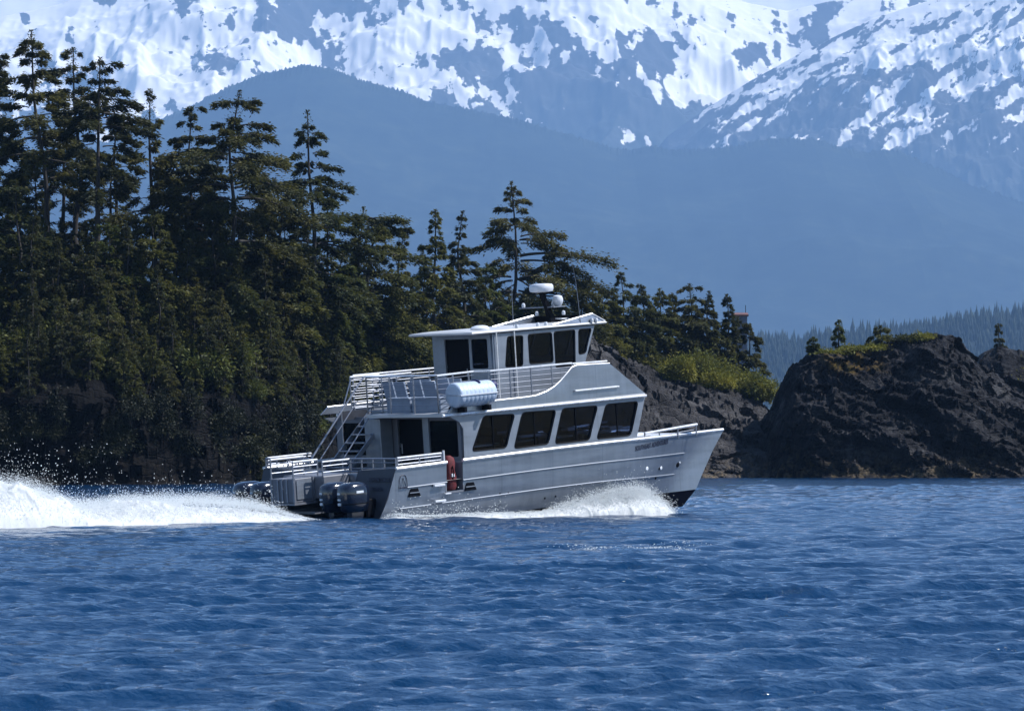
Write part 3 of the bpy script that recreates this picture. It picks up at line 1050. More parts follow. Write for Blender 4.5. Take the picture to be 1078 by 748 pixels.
BW, BR, BB = [bv_wood], [bv_rock, bv_wood], [bv_big]
G_TALL = 'tall trees on the left shore'
T = [
    # px, top, D, half width, name, label, seed, leaf, kwargs
    (33, 32, 266, 46, 'old_spruce', 'tallest flat-topped old spruce at the far left with a long bare dark trunk', 11, 'hemlock', dict(base_px=47, start=.46, style='old', gap=.35, lower_bare=.4)),
    (99, 60, 262, 40, 'old_spruce', 'old spruce with straight thick bare trunk and wide flat crown, beside the tallest', 12, 'hemlock', dict(start=.52, style='old', gap=.3, wind=(.25, 0))),
    (72, 50, 272, 32, 'old_spruce', 'slim old spruce with leaning trunk between the two thick bare trunks at left', 13, 'hemlock', dict(base_px=88, start=.50, style='old', gap=.4, wind=(-.2, 0))),
    (-6, 48, 270, 44, 'old_spruce', 'old spruce cut by the left edge of the photo', 14, 'hemlock', dict(start=.40, style='old', gap=.3)),
    (121, 120, 276, 26, 'thin_spruce', 'thin spruce stem seen through the gap right of the straight thick trunk', 15, 'hemlock', dict(start=.55, style='old', gap=.45, lower_bare=.6)),
    (63, 112, 280, 28, 'thin_spruce', 'thin spruce stem standing behind the tallest left tree', 16, 'hemlock', dict(start=.5, style='old', gap=.4)),
    (162, 94, 268, 40, 'sparse_spruce', 'sparse pointed spruce with see-through leader between the left clump and the umbrella tree', 17, 'hemlock', dict(start=.34, style='spruce', gap=.5, wind=(-.15, 0))),
    (246, 95, 264, 66, 'umbrella_spruce', 'broad umbrella-topped old spruce with long level boughs against the snow', 18, 'hemlock', dict(start=.40, style='old', gap=.4, wind=(.2, 0), lower_bare=.3, base_px=243)),
    (200, 112, 272, 34, 'old_spruce', 'dense shorter spruce close against the left side of the umbrella-topped tree', 19, 'hemlock', dict(start=.28, style='old', gap=.25)),
    (322, 116, 268, 56, 'layered_spruce', 'tall layered spruce with drooping tiers right of the umbrella-topped tree', 20, 'spruce', dict(start=.22, style='spruce', gap=.14, base_px=327, wind=(.15, 0))),
    (288, 188, 262, 34, 'crooked_spruce', 'shorter crooked dark spruce between the umbrella-topped tree and the layered spruce', 21, 'hemlock', dict(base_px=300, start=.3, style='old', gap=.4)),
    (380, 218, 276, 48, 'broad_spruce', 'broad bushy spruce leaning out at the right end of the left wood', 22, 'spruce', dict(start=.2, style='old', gap=.3, wind=(.55, 0))),
    (425, 243, 288, 24, 'young_spruce', 'small pointed spruce under the bare crooked limb', 23, 'hemlock', dict(start=.08, style='spruce', gap=.15)),
    (459, 221, 292, 30, 'young_spruce', 'dark narrow pointed spruce left of the broad windswept tree', 24, 'spruce', dict(start=.08, style='spruce', gap=.12, wind=(-.1, 0))),
    (487, 222, 296, 30, 'wispy_spruce', 'wispy spruce with bent leader just right of the dark narrow pointed one', 25, 'hemlock', dict(base_px=492, start=.12, style='spruce', gap=.2)),
    (535, 191, 300, 64, 'windswept_spruce', 'broad windswept spruce with thick bare trunk rising behind the pilothouse', 26, 'hemlock', dict(base_px=541, start=.40, style='spruce', gap=.3, wind=(.2, 0), lower_bare=.3)),
    (586, 258, 301, 50, 'leaning_spruce', 'leaning spruce stem reaching out to the right of the windswept tree', 27, 'hemlock', dict(base_px=548, start=.45, style='old', gap=.25, wind=(.55, 0))),
    (512, 278, 292, 36, 'young_spruce', 'yellow-green conical young spruce in front of the windswept tree, left of its trunk', 28, 'young', dict(start=.06, style='cone', gap=.15)),
    (345, 215, 262, 40, 'spruce', 'dense lower spruce standing at the right foot of the layered spruce', 29, 'young', dict(start=.15, style='cone', gap=.3)),
    (300, 130 + 100, 258, 46, 'spruce', 'dense middle-storey spruce below the crooked one', 30, 'spruce', dict(start=.12, style='cone', gap=.3)),
    (225, 215, 257, 50, 'spruce', 'dense middle-storey spruce below the umbrella-topped tree', 31, 'spruce', dict(start=.12, style='cone', gap=.3)),
    (160, 222, 256, 46, 'spruce', 'dense middle-storey spruce below the sparse pointed one', 32, 'spruce', dict(start=.1, style='cone', gap=.3)),
    (115, 235, 254, 44, 'spruce', 'sunlit middle-storey spruce in front of the straight thick bare trunk', 33, 'young', dict(start=.1, style='cone', gap=.3)),
    (15, 190, 258, 46, 'spruce', 'dense middle-storey spruce low at the left edge below the tall trees', 34, 'spruce', dict(start=.1, style='cone', gap=.3)),
]
for px, top, D, wpx, nm, lab, seed, leaf, kw in T:
    big_tree(px, top, D, wpx, BW, nm, lab, seed, leaf, **kw)


# the bare crooked limb that reaches out over the gap belongs to a dead stem
def dead_limb():
    D = 293
    pts = [(386, 300), (390, 262), (398, 243), (412, 246), (424, 243), (436, 241)]
    zg = ground(386, D, BW)
    e = empty('dead_spruce', (px_x(386, D), D, zg)); tag(e, 'dead spruce with one bare crooked limb bent out level over the gap', 'tree')
    to = lambda q, dy=0: (px_x(q[0], D) - px_x(386, D), dy, px_z(q[1], D) - zg)
    g = Geo()
    g.add(*tube_np([(0, 0, -.6)] + [to(p, .1 * i) for i, p in enumerate(pts)], [.2, .17, .13, .11, .08, .06, .03], 6))
    g.add(*tube_np([to((398, 243)), to((404, 252), -.3), to((409, 264), -.4)], [.1, .09, .05], 5))
    g.add(*tube_np([to((409, 264), -.4), to((414, 270), -.6), to((424, 262), -.5)], [.05, .04, .02], 5))
    link('trunk', g.mesh('trunk', True), M['bark'], e)
    r = np.random.default_rng(5); c = Geo(); w = Geo()
    for q in ((398, 243), (412, 246), (424, 243), (432, 241), (396, 247)):
        for k in range(3): branch(c, w, r, np.array(to(q)), r.uniform(0, 6.28), r.uniform(.5, 1.1), .1, .1, 1.0, .3, .0)
    link('crown', c.mesh('crown'), M['hemlock'], e)
dead_limb()

# understorey: five young spruces of different build, copied over the slope
protos = []
for k in range(6):
    h = [5.5, 7.0, 8.5, 6.2, 9.5, 5.0][k]
    protos.append((conifer(200 + k, h, [1.7, 1.9, 2.3, 2.2, 2.4, 2.0][k], start=.04, style=['cone', 'spruce', 'cone', 'old', 'spruce', 'cone'][k], gap=.25, size=.28, dens=.5), ['spruce', 'hemlock', 'spruce', 'hemlock', 'hemlock', 'spruce'][k]))
r = np.random.default_rng(77)
src = {}
LU = 'young spruce in the dark undergrowth of the left shore, below the tall trees'
GU = 'undergrowth spruces on the left shore'
spots = []
for px in np.arange(-75, 575, 13.0):
    for off in (2.2, 4.5, 7, 10, 15, 22, 30):
        if r.random() < (.10 if off < 11 else .30): continue
        spots.append((px + r.uniform(-8, 8), off + r.uniform(-2, 2)))
for i, (px, off) in enumerate(spots):
    D = float(ip(px, SHORE_W)) + off
    z = ground(px, D, BW) - .25
    k = int(r.integers(0, 6))
    sc = r.uniform(.55, 1.0) * (.66 if off < 7 else (.95 if off < 18 else 1.15))
    if px > 395: sc *= .9
    if k not in src:
        src[k] = put_tree('young_spruce', protos[k][0], (px_x(px, D), D, z), r.uniform(0, 6.28), LU, 'tree', GU, protos[k][1], sc)
    else:
        dup(src[k], (px_x(px, D), D, z), r.uniform(0, 6.28), sc)

# sunlit shrubs along the left shore and behind the boat
shr = [shrub_mesh(400 + k, [1.7, 2.2, 1.5][k], [1.3, 1.6, 1.3][k], [2.0, 2.4, 3.0][k]) for k in range(3)]
GS = 'shrubs on the left shore'
first = {}
for i, px in enumerate(list(np.arange(-50, 560, 21.0))):
    D = float(ip(px, SHORE_W)) + r.uniform(2.5, 9)
    k = i % 3; px += r.uniform(-8, 8)
    loc = (px_x(px, D), D, ground(px, D, BW) - .2)
    if k not in first: first[k] = put_tree('shrub', shr[k], loc, r.uniform(0, 6.28), 'low leafy shrub at the foot of the dark left wood', 'shrub', GS, 'young', r.uniform(.7, 1.2))
    else: dup(first[k], loc, r.uniform(0, 6.28), r.uniform(.7, 1.2))

cshr = [shrub_mesh(440 + k, [1.7, 2.2, 1.5][k], [1.1, 1.2, 1.1][k], [2.0, 2.4, 3.0][k]) for k in range(3)]  # shrubs added over the cliff face to darken it
cl = {}
for i, px in enumerate(list(np.arange(-70, 330, 8.5))):
    k = i % 3; px += r.uniform(-4, 4)
    D = float(ip(px, SHORE_W)) + r.uniform(.5, 1.6)
    loc = (px_x(px, D), D - .5, r.uniform(1.0, 4.0) if i % 2 else r.uniform(2.6, 4.8))
    if k not in cl:
        cl[k] = put_tree('shrub', cshr[k], loc, r.uniform(0, 6.28), 'added shrub with shade-toned leaves on the cliff above the water, left of the boat', 'shrub', 'shrubs on the left cliff', 'cliff_shade_leaf', r.uniform(.55, .95))
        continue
    dup(cl[k], loc, r.uniform(0, 6.28), r.uniform(.55, .95), 'added shrub with shade-toned leaves on the cliff above the water, left of the boat', 'shrubs on the left cliff')

# the wood behind the middle rock
T2 = [
    (612, 300, 338, 34, 'spruce', 'spruce low behind the pilothouse roof, leftmost behind the middle rock', 41, 'hemlock', dict(start=.1, style='spruce', gap=.3)),
    (655, 287, 342, 38, 'spruce', 'tallest layered spruce behind the middle rock, just right of the pilothouse', 42, 'spruce', dict(start=.08, style='spruce', gap=.25, wind=(.25, 0))),
    (636, 306, 334, 36, 'spruce', 'dark spruce on the middle rock between the pilothouse and the tallest layered one', 43, 'spruce', dict(start=.05, style='cone', gap=.2)),
    (676, 300, 346, 30, 'spruce', 'ragged spruce half hidden just right of the tallest layered one', 55, 'hemlock', dict(start=.06, style='spruce', gap=.2)),
    (694, 304, 348, 30, 'spruce', 'full spruce between the rounded spruce and the bright shrubs', 56, 'spruce', dict(start=.05, style='cone', gap=.2)),
    (645, 322, 344, 30, 'spruce', 'low full spruce just beyond the rock shoulder beside the pilothouse', 57, 'spruce', dict(start=.04, style='cone', gap=.2)),
    (684, 318, 336, 32, 'spruce', 'rounded spruce right of the tallest layered one on the middle rock', 44, 'spruce', dict(start=.06, style='cone', gap=.25)),
    (708, 309, 345, 26, 'spruce', 'pointed spruce above the left end of the bright shrubs', 45, 'hemlock', dict(start=.08, style='spruce', gap=.3)),
    (727, 299, 344, 30, 'spruce', 'double-topped spruce above the middle of the bright shrubs', 46, 'hemlock', dict(start=.1, style='old', gap=.3)),
    (748, 307, 345, 26, 'spruce', 'slim spruce right of the double-topped one', 47, 'hemlock', dict(start=.08, style='spruce', gap=.35)),
    (765, 310, 346, 24, 'spruce', 'thin-topped spruce next to the small red-roofed hut', 48, 'hemlock', dict(start=.08, style='spruce', gap=.3)),
    (777, 334, 347, 22, 'spruce', 'low spruce in front of the small red-roofed hut', 49, 'hemlock', dict(start=.06, style='cone', gap=.25)),
    (787, 341, 346, 26, 'spruce', 'low ragged spruce hiding the foot of the small red-roofed hut', 54, 'hemlock', dict(start=.04, style='cone', gap=.25)),
    (756, 340, 342, 30, 'spruce', 'low dense spruce right behind the bright shrubs', 52, 'spruce', dict(start=.04, style='cone', gap=.2)),
    (730, 332, 343, 32, 'spruce', 'low dense spruce behind the middle of the bright shrubs', 53, 'spruce', dict(start=.04, style='cone', gap=.2)),
]
for px, top, D, wpx, nm, lab, seed, leaf, kw in T2:
    big_tree(px, top, D, wpx, BR, nm, lab, seed, leaf, **kw)

for px, py, D, rx, H, lab, seed in ((738, 359, 337, 2.5, 4.0, 'largest bright yellow-green shrub on top of the middle rock', 61), (716, 368, 335, 1.7, 3.0, 'yellow-green shrub at the left end of the bright row on the middle rock', 62),
                                    (768, 376, 336, 2.3, 2.8, 'bright green shrub right of the largest one on the middle rock', 63), (797, 388, 336, 1.9, 2.0, 'lowest bright green shrub at the right end of the row on the middle rock', 64),
                                    (752, 388, 333, 1.7, 1.6, 'small shrub at the front edge below the largest bright one', 65)):
    D = float(ip(px, SHORE_R)) + 20 + (3 if rx > 2 else 0)
    z = ground(px, D, BR)
    H2 = max(1.4, (px_z(py, D) - z) * 1.12)
    put_tree('shrub', shrub_mesh(seed, rx, rx * .7, H2, .24, 6000, 24), (px_x(px, D), D, z - .2), 0, lab, 'shrub', None, 'shrub')

# little trees on top of the big rock
for px, top, D, wpx, nm, lab, seed, leaf, kw in (
        (883, 337, 333, 13, 'small_spruce', 'small pointed spruce on top of the big right rock', 71, 'young', dict(start=.06, style='spruce', gap=.3, size=.20)),
        (857, 355, 332, 9, 'small_spruce', 'smallest spruce at the left edge of the big right rock top', 72, 'young', dict(start=.05, style='cone', gap=.2, size=.20)),
        (927, 343, 333, 20, 'small_spruce', 'dark round-topped little spruce in the middle of the big right rock top', 73, 'spruce', dict(start=.06, style='cone', gap=.2, size=.22)),
        (1052, 341, 372, 12, 'small_spruce', 'lone thin spruce on the back rock at the right edge', 74, 'hemlock', dict(start=.05, style='spruce', gap=.35, size=.20))):
    big_tree(px, top, D, wpx, [bv_back] if px > 1040 else BB, nm, lab, seed, leaf, dens=1.9, **kw)
for px, py, D, rx, lab, seed, lf in ((897, 360, 331, 1.6, 'low green shrub right of the small pointed spruce on the big rock', 81, 'shrub'), (873, 364, 331, 1.4, 'low green shrub left of the small pointed spruce on the big rock', 86, 'shrub'),
                                 (915, 363, 330.5, 1.5, 'flat green shrub under the dark round-topped spruce', 82, 'shrub'),
                                 (955, 356, 331, 1.7, 'bushy dark green shrub right of the round-topped little spruce', 83, 'spruce'), (971, 360, 330.5, 1.1, 'low yellow-green shrub beside the rock summit', 84, 'shrub'),
                                 (1078, 366, 352, 1.3, 'bright green shrub cut by the right edge above the rock', 85, 'shrub')):
    bv = BB if px < 1040 else [bv_big, bv_back]
    z = ground(px, D, bv)
    put_tree('shrub', shrub_mesh(seed, rx, rx * .7, max(.8, px_z(py, D) - z), .22, 1500, 8), (px_x(px, D), D, z - .15), 0, lab, 'shrub', None, lf)


# ------------------------------------------------------------------ small red-roofed hut among the far trees
def hut():
    D = 420
    x0, x1 = px_x(771, D), px_x(786, D)
    zt = px_z(333, D); zr = px_z(330, D)
    e = empty('hut', ((x0 + x1) / 2, D, 0)); tag(e, 'small grey hut with a red roof edge and thin pole behind the middle rock trees', 'hut')
    w = (x1 - x0) / 2
    hutm = simple('weathered_boards', (.10, .12, .17), .8, 0, .2, 3)
    redm = simple('red_roof', (.12, .055, .05), .7, 0, .2, 3)
    b = MB().box(-w, w, -1.2, 1.2, 1, zt)
    for k in range(6): b.box(-w + .12 + k * w / 3, -w + .18 + k * w / 3, -1.23, -1.2, 1, zt - .05)
    b.build('wall', hutm, e)
    MB().rings([[(-w - .15, -1.4, zt), (w + .15, -1.4, zt), (w + .15, 1.4, zt), (-w - .15, 1.4, zt)], [(-w - .15, -1.4, zt + .16), (w + .15, -1.4, zt + .16), (w + .15, 1.4, zt + .16), (-w - .15, 1.4, zt + .16)],
                [(-w - .1, -.2, zr + .1), (w + .1, -.2, zr + .1), (w + .1, .2, zr + .1), (-w - .1, .2, zr + .1)]]).build('roof', redm, e)
    MB().tube([(w - .1, 0, zt), (w - .1, 0, px_z(321, D))], .035, 6).build('pole', M['black'], e)
hut()


# ------------------------------------------------------------------ boulders along the tide line
def boulder_mesh(seed):
    import bmesh
    bm = bmesh.new(); bmesh.ops.create_icosphere(bm, subdivisions=4, radius=1)
    P = np.array([v.co for v in bm.verts])
    d = 1 + .35 * fbm(P * 1.3, 3, seed)
    bl = blocks(P * 1.6, seed + 3)
    P2 = P * (d + .14 * bl)[:, None] * np.array([1.0, .9, .7])
    for v, q in zip(bm.verts, P2): v.co = q
    me = bpy.data.meshes.new('boulder'); bm.to_mesh(me); bm.free()
    me.materials.append(M['rock'])
    return me
bm_ = [boulder_mesh(900 + k) for k in range(4)]
rb_ = np.random.default_rng(31)
GBL = 'boulders along the tide line of the middle rock'
GBR = 'boulders at the foot of the big right rock'
for i in range(34):
    if i < 20: px = rb_.uniform(735, 800); D = float(ip(px, SHORE_R)) + rb_.uniform(-.6, 3.5); lab, g_ = 'dark boulder in the rubble at the tide line behind the bow', GBL
    else: px = rb_.uniform(805, 1078); D = float(ip(px, SHORE_B)) + rb_.uniform(-.5, .4); lab, g_ = 'dark wet boulder at the foot of the big right rock', GBR
    sc = rb_.uniform(.25, .75) if i < 20 else rb_.uniform(.2, .45)
    o = link('boulder', bm_[i % 4]); o.location = (px_x(px, D), D, rb_.uniform(-.1, .25) + max(0, (D - float(ip(px, SHORE_R)))) * (.35 if i < 20 else 0))
    o.rotation_euler = (rb_.uniform(-.3, .3), rb_.uniform(-.3, .3), rb_.uniform(0, 6.28)); o.scale = (sc * rb_.uniform(.8, 1.5), sc, sc)
    tag(o, lab, 'boulder', g_)

# ------------------------------------------------------------------ the catamaran
# local axes: x forward, y to port, z up; bow lifted on the plane, heading away to the right
TH, TRIM = R(43), R(4.8)
bx = Vector((math.cos(TH) * math.cos(TRIM), math.sin(TH) * math.cos(TRIM), math.sin(TRIM)))
by = Vector((-math.sin(TH), math.cos(TH), 0))
bz = bx.cross(by)
BORG = Vector((-5.99624, 118.25257, 0.10885))
BROT = Matrix((bx, by, bz)).transposed().to_euler()
boat = empty('catamaran', BORG, BROT)
tag(boat, 'silver aluminium two-deck catamaran running fast to the right with its bow lifted', 'boat')


def bw(x, y, z): return BORG + bx * x + by * y + bz * z


HB = 3.08
def hull(side):
    """one planing hull: outer topside with two rub rails, chine, keel and inner tunnel side"""
    # lines: (x at transom, x at stem, z aft, z mid, z stem, outer offset factor)
    L = [('sheer', .74, 15.72, 1.34, 1.40, 1.31), ('r1', .50, 15.22, .74, .80, .70), ('gate', .42, 15.0, .47, .50, .42), ('r2', .22, 14.72, .13, .20, .05), ('wl', .0, 14.32, -.42, -.40, -.50), ('keel', -.05, 13.66, -.85, -.92, -.99)]
    Xg = np.unique(np.concatenate([np.linspace(0, 2.76, 5), [2.76, 3.42], np.linspace(3.42, 15.75, 34)]))
    x_end = 15.75
    def line(k):
        nm, xa, xf, za, zm, zf = L[k]
        x = Xg + xa * np.clip(1 - Xg / 2.6, 0, 1) - (x_end - xf) * sm(8.5, x_end, Xg)
        s = Xg / x_end
        z = za + (zm - za) * sm(0, .5, s) + (zf - zm) * sm(.55, 1.0, s)
        return x, z, s
    stem_y = 2.12
    V = []
    for k in range(6):
        x, z, s = line(k)
        taper = sm(.60, 1.0, s) ** 1.15
        out = {0: 3.08, 1: 3.04, 2: 3.02, 3: 2.98, 4: 2.80, 5: 2.2}[k]
        # flare: lower lines pull in earlier towards the stem
        lead = [1.0, 1.08, 1.12, 1.18, 1.3, 1.0][k]
        tp = np.clip(taper * lead, 0, 1)
        y = out + (stem_y - out) * tp
        V.append(np.stack([x, -y * np.ones_like(x), z], -1))
    # inner side, from keel up to the tunnel top and the inner sheer
    for k, yi in ((4, 1.55), (3, 1.40), (1, 1.36), (0, 1.36)):
        x, z, s = line(k)
        taper = sm(.60, 1.0, s) ** 1.15
        y = yi + (stem_y - yi) * taper
        V.append(np.stack([x, -y, z - (.06 if k == 0 else 0)], -1))
    V = np.array(V)                        # line, column, 3
    if side > 0: V[..., 1] *= -1
    nl, nc = V.shape[:2]
    gate_cols = [i for i in range(nc - 1) if Xg[i] >= 2.759 and Xg[i + 1] <= 3.421]
    mb = MB(); mbk = MB()
    vs = [tuple(p) for p in V.reshape(-1, 3)]
    fs, fk = [], []
    for a in range(nl - 1):
        for i in range(nc - 1):
            if side < 0 and a in (0, 1) and i in gate_cols: continue
            (fk if a in (4, 5) else fs).append((a * nc + i, a * nc + i + 1, (a + 1) * nc + i + 1, (a + 1) * nc + i))
    o = mb.add(vs, fs).build('hull', M['alu'], boat, smooth=True)
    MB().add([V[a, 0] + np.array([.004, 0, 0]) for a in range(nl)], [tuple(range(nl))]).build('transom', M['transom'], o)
    mbk.add(vs, fk).build('hull_bottom', M['bottom'], o, smooth=True)
    # gunwale cap and rub rails, each a half-round standing proud
    y_off = lambda P, d: (P[0], P[1] + (-d if side < 0 else d), P[2])
    for k, rr, nm in ((0, .055, 'gunwale'), (1, .026, 'rub_rail'), (3, .026, 'rub_rail')):
        if k == 0:
            runs = [[i for i in range(nc) if Xg[i] <= 2.761], [i for i in range(nc) if Xg[i] >= 3.419]] if side < 0 else [list(range(nc))]
        elif k == 1:
            runs = [[i for i in range(nc) if .2 < Xg[i] <= 2.761], [i for i in range(nc) if 3.419 <= Xg[i] <= 14.6]] if side < 0 else [list(range(nc - 2))]
        else: runs = [[i for i in range(nc) if .2 < Xg[i] <= 14.3]]
        m2 = MB()
        for run in runs: m2.tube([y_off(V[k, i], .008) for i in run], rr, 6)
        m2.build(nm, M['bright'] if k == 0 else M['rub'], o, smooth=True)
    # thin transom edge plate
    return o, V, Xg
hull_s, HV, XG = hull(-1)
hull_p, HVp, _ = hull(1)

# bridge deck between the hulls, decks, boarding gate recess
MB().rings([[(.62, -1.37, .42), (.62, 1.37, .42), (.80, 1.37, 1.18), (.80, -1.37, 1.18)], [(12.2, -1.37, .42), (12.2, 1.37, .42), (12.2, 1.37, 1.18), (12.2, -1.37, 1.18)], [(14.6, -1.9, .80), (14.6, 1.9, .80), (14.9, 1.9, 1.20), (14.9, -1.9, 1.20)]]).build('bridge_deck', M['alu'], boat)
d = MB()
n = len(XG)
vs = [(HV[0, i, 0] + .02, HV[0, i, 1] + .05, HV[0, i, 2] - .10) for i in range(n)] + [(HVp[0, i, 0] + .02, HVp[0, i, 1] - .05, HVp[0, i, 2] - .10) for i in range(n)]
d.add(vs, [(i, i + 1, n + i + 1, n + i) for i in range(n - 1) if XG[i] >= 3.419])
vs2 = [(x, y, z - .45) for x, y, z in vs]
d.add(vs2, [(i, i + 1, n + i + 1, n + i) for i in range(n - 1) if XG[i] < 3.419])
d.build('deck', M['roof'], boat)
g = MB()
g.box(2.74, 3.44, -2.5, -2.44, .42, 1.34); g.box(2.70, 2.757, -3.03, -2.44, .42, 1.32); g.box(3.423, 3.48, -3.03, -2.44, .42, 1.32); g.box(2.74, 3.44, -3.03, -2.44, .42, .47)
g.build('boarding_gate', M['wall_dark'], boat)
g = MB()
for z0 in (.70, .23): g.box(2.18, 2.62, -3.14, -3.05, z0 - .035, z0 + .035, .012)
g.box(2.62, 2.86, -3.12, -3.04, .40, .44, .008)
g.tube([(2.70, -3.04, 1.38), (2.70, -3.04, 1.72)], .035, 8)
g.build('boarding_step', M['white'], boat, smooth=True)

# louvred vents, through-hulls, builder's mark and lettering on the topsides
for cx_, cz in ((1.44, .57), (3.70, .55)):
    v = MB()
    v.prism([(cx_ - .24, cz - .12), (cx_ + .24, cz - .12), (cx_ + .14, cz + .12), (cx_ - .14, cz + .12)], -3.06, -3.03)
    o = v.build('vent', M['black'], boat)
    MB().box(cx_ - .20, cx_ + .20, -3.085, -3.06, cz - .015, cz + .015).build('slat', M['rail'], o)


def hull_y(x, z):
    """outer topside half breadth at x, z by interpolation of the lines"""
    ys, zs = [], []
    for k in range(5):
        ys.append(np.interp(x, HV[k, :, 0], HV[k, :, 1])); zs.append(np.interp(x, HV[k, :, 0], HV[k, :, 2]))
    return float(np.interp(z, zs[::-1], ys[::-1]))

for x_, z_, rr, mt in ((11.55, .41, .08, 'pale'), (12.45, .35, .07, 'pale'), (12.35, .34, .05, 'black'), (13.48, .37, .09, 'black'), (12.2, .05, .05, 'black'), (13.6, .42, .04, 'pale'), (6.9, -.1, .035, 'black'), (7.35, -.08, .035, 'black'), (4.95, .22, .03, 'black'), (5.3, .21, .03, 'black')):
    MB().lathe([(rr * .6, -.02), (rr, .0), (rr, .02), (rr * .5, .035)], (x_, hull_y(x_, z_), z_), 'y', 10).build('hull_fitting', M[mt], boat)
lab = MB()
A = [(.86 + .0, .70)]
arch = [(.80, .72), (.80, .98), (.84, 1.09), (.91, 1.13), (.98, 1.13), (1.05, 1.09), (1.09, .98), (1.09, .72)]
arch = [(x + .06, z) for x, z in arch]
lab.tube([(x, -3.075, z) for x, z in arch], .010, 5)
lab.tube([(.93, -3.075, .80), (1.005, -3.075, 1.04), (1.08, -3.075, .80)], .010, 5)
lab.box(.87, 1.14, -3.085, -3.055, .735, .775)
lab.build('emblem', M['decal'], boat)
def on_hull(x0, z0, dz):
    return lambda u, v, w: (x0 + u, hull_y(x0 + u, z0 + v + dz * u) - .012 - w * .3, z0 + v + dz * u)
text_mesh('ship_name', 'SOUTHEAST ADVENTURES', .22, .006, on_hull(10.86, 1.02, .045), M['decal'], boat, 1.86)
on_transom = lambda x0, y0, z0: (lambda u, v, w: (x0 + v * .3 - .03 - w, y0 - u, z0 + v))
text_mesh('stern_name', 'ADVENTURES', .19, .006, on_transom(.60, -1.95, .96), M['decal'], boat, 1.0)
text_mesh('home_port', 'SITKA', .16, .006, on_transom(.50, -2.2, .70), M['decal'], boat, .5)

# ---------------- main cabin
CYS = 2.90
def xz(y): return lambda u, v, w: (u, y + w, v)
wins = [[(3.96, 1.59), (5.37, 1.58), (5.81, 2.57), (4.52, 2.61)], [(5.70, 1.53), (7.14, 1.55), (7.55, 2.56), (6.13, 2.59)], [(7.43, 1.53), (8.90, 1.53), (9.35, 2.56), (7.83, 2.58)], [(9.23, 1.53), (10.72, 1.53), (11.13, 2.56), (9.72, 2.57)]]
wins = [[(x, z) for x, z in w] for w in wins]
holes = [round_poly(w, .13) for w in wins]
outline = [(3.55, 1.10), (10.86, 1.10), (11.46, 2.70), (3.40, 2.70), (3.62, 2.45)]
outline = [(3.62, 1.10), (10.86, 1.10), (11.46, 2.69), (3.15, 2.69), (3.50, 2.52), (3.66, 2.30)]
for sgn in (-1, 1):
    w = panel_with_holes('cabin_side', outline, holes, .07, xz(sgn * CYS), M['alu_cabin'], boat)
    panel_with_holes('cabin_dark_liner', [(3.75, 1.12), (10.80, 1.12), (11.36, 2.66), (3.75, 2.66)], holes, .01, xz(sgn * (CYS - .06)), M['dark_liner'], boat)
    for hp in holes:
        gl = panel_with_holes('window', [(x, z) for x, z in hp], [], .012, xz(sgn * (CYS - .01)), M['glass'], boat)
        fr = MB().tube([(x, sgn * (CYS + .035), z) for x, z in hp + [hp[0]]], .022, 6)
        fr.build('window_frame', M['black'], gl)
        if abs(hp[0][0] - holes[0][0][0]) > .1 or True:
            xm = (min(x for x, z in hp) + max(x for x, z in hp)) / 2
            MB().box(xm - .015, xm + .015, sgn * CYS - .02, sgn * CYS + .02, 1.56, 2.56).build('mullion', M['black'], gl)
for x0, x1, z0, z1 in ((6.28, 6.78, 1.80, 1.87), (6.86, 7.36, 1.80, 1.87), (8.28, 8.66, 1.86, 1.94), (9.72, 10.06, 1.84, 1.89), (9.72, 10.02, 1.98, 2.03), (10.1, 10.66, 1.74, 1.84)):
    MB().box(x0, x1, -2.66, -2.35, z0, z1, .008).build('window_bright_strip', M['white'], boat)  # pale strips added to give the bright lines inside the windows
# front, with its own three windows, raked forward at the top
fx = lambda v: 10.86 + (v - 1.10) / 1.59 * .60
front = lambda u, v, w: (fx(v) - w - .03, u, v)
fh = [round_poly([(a, 1.6), (b, 1.6), (b, 2.5), (a, 2.5)], .1) for a, b in ((-2.6, -.95), (-.8, .8), (.95, 2.6))]
panel_with_holes('cabin_front', [(-2.86, 1.1), (2.86, 1.1), (2.86, 2.69), (-2.86, 2.69)], fh, .06, front, M['alu_cabin'], boat)
for hp in fh: panel_with_holes('windscreen', hp, [], .012, front, M['glass'], boat)
# aft wall: door opening, post, window
aft = lambda u, v, w: (3.62 + w, u, v)
ah = [[(-1.18, .80), (-.02, .80), (-.02, 2.6), (-1.18, 2.6)], round_poly([(-2.74, 1.45), (-1.48, 1.45), (-1.48, 2.55), (-2.74, 2.55)], .08), round_poly([(1.2, 1.5), (2.6, 1.5), (2.6, 2.5), (1.2, 2.5)], .08)]
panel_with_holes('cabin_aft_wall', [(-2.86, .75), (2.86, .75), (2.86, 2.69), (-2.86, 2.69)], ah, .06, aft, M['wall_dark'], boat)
for hp in ah[1:]: panel_with_holes('aft_window', hp, [], .012, aft, M['glass'], boat)
MB().box(3.56, 3.60, -1.47, -1.2, .8, 2.66).build('door_post', M['alu_cabin'], boat)
dr = MB().box(3.66, 3.70, -1.18, -.05, .82, 2.58).build('door', M['black'], boat)
MB().tube([(3.60, -.16, 1.55), (3.60, -.16, 1.85)], .02, 6).build('handle', M['rail'], dr)
MB().box(3.05, 3.55, .18, .92, .78, 2.67, .02).build('locker', M['alu_cabin'], boat)
MB().box(3.75, 11.2, -2.80, 2.80, 2.655, 2.685).build('ceiling_dark_liner', M['dark_liner'], boat)
MB().box(3.7, 10.8, -2.8, 2.8, .86, .90).build('cabin_floor', M['floor'], boat)
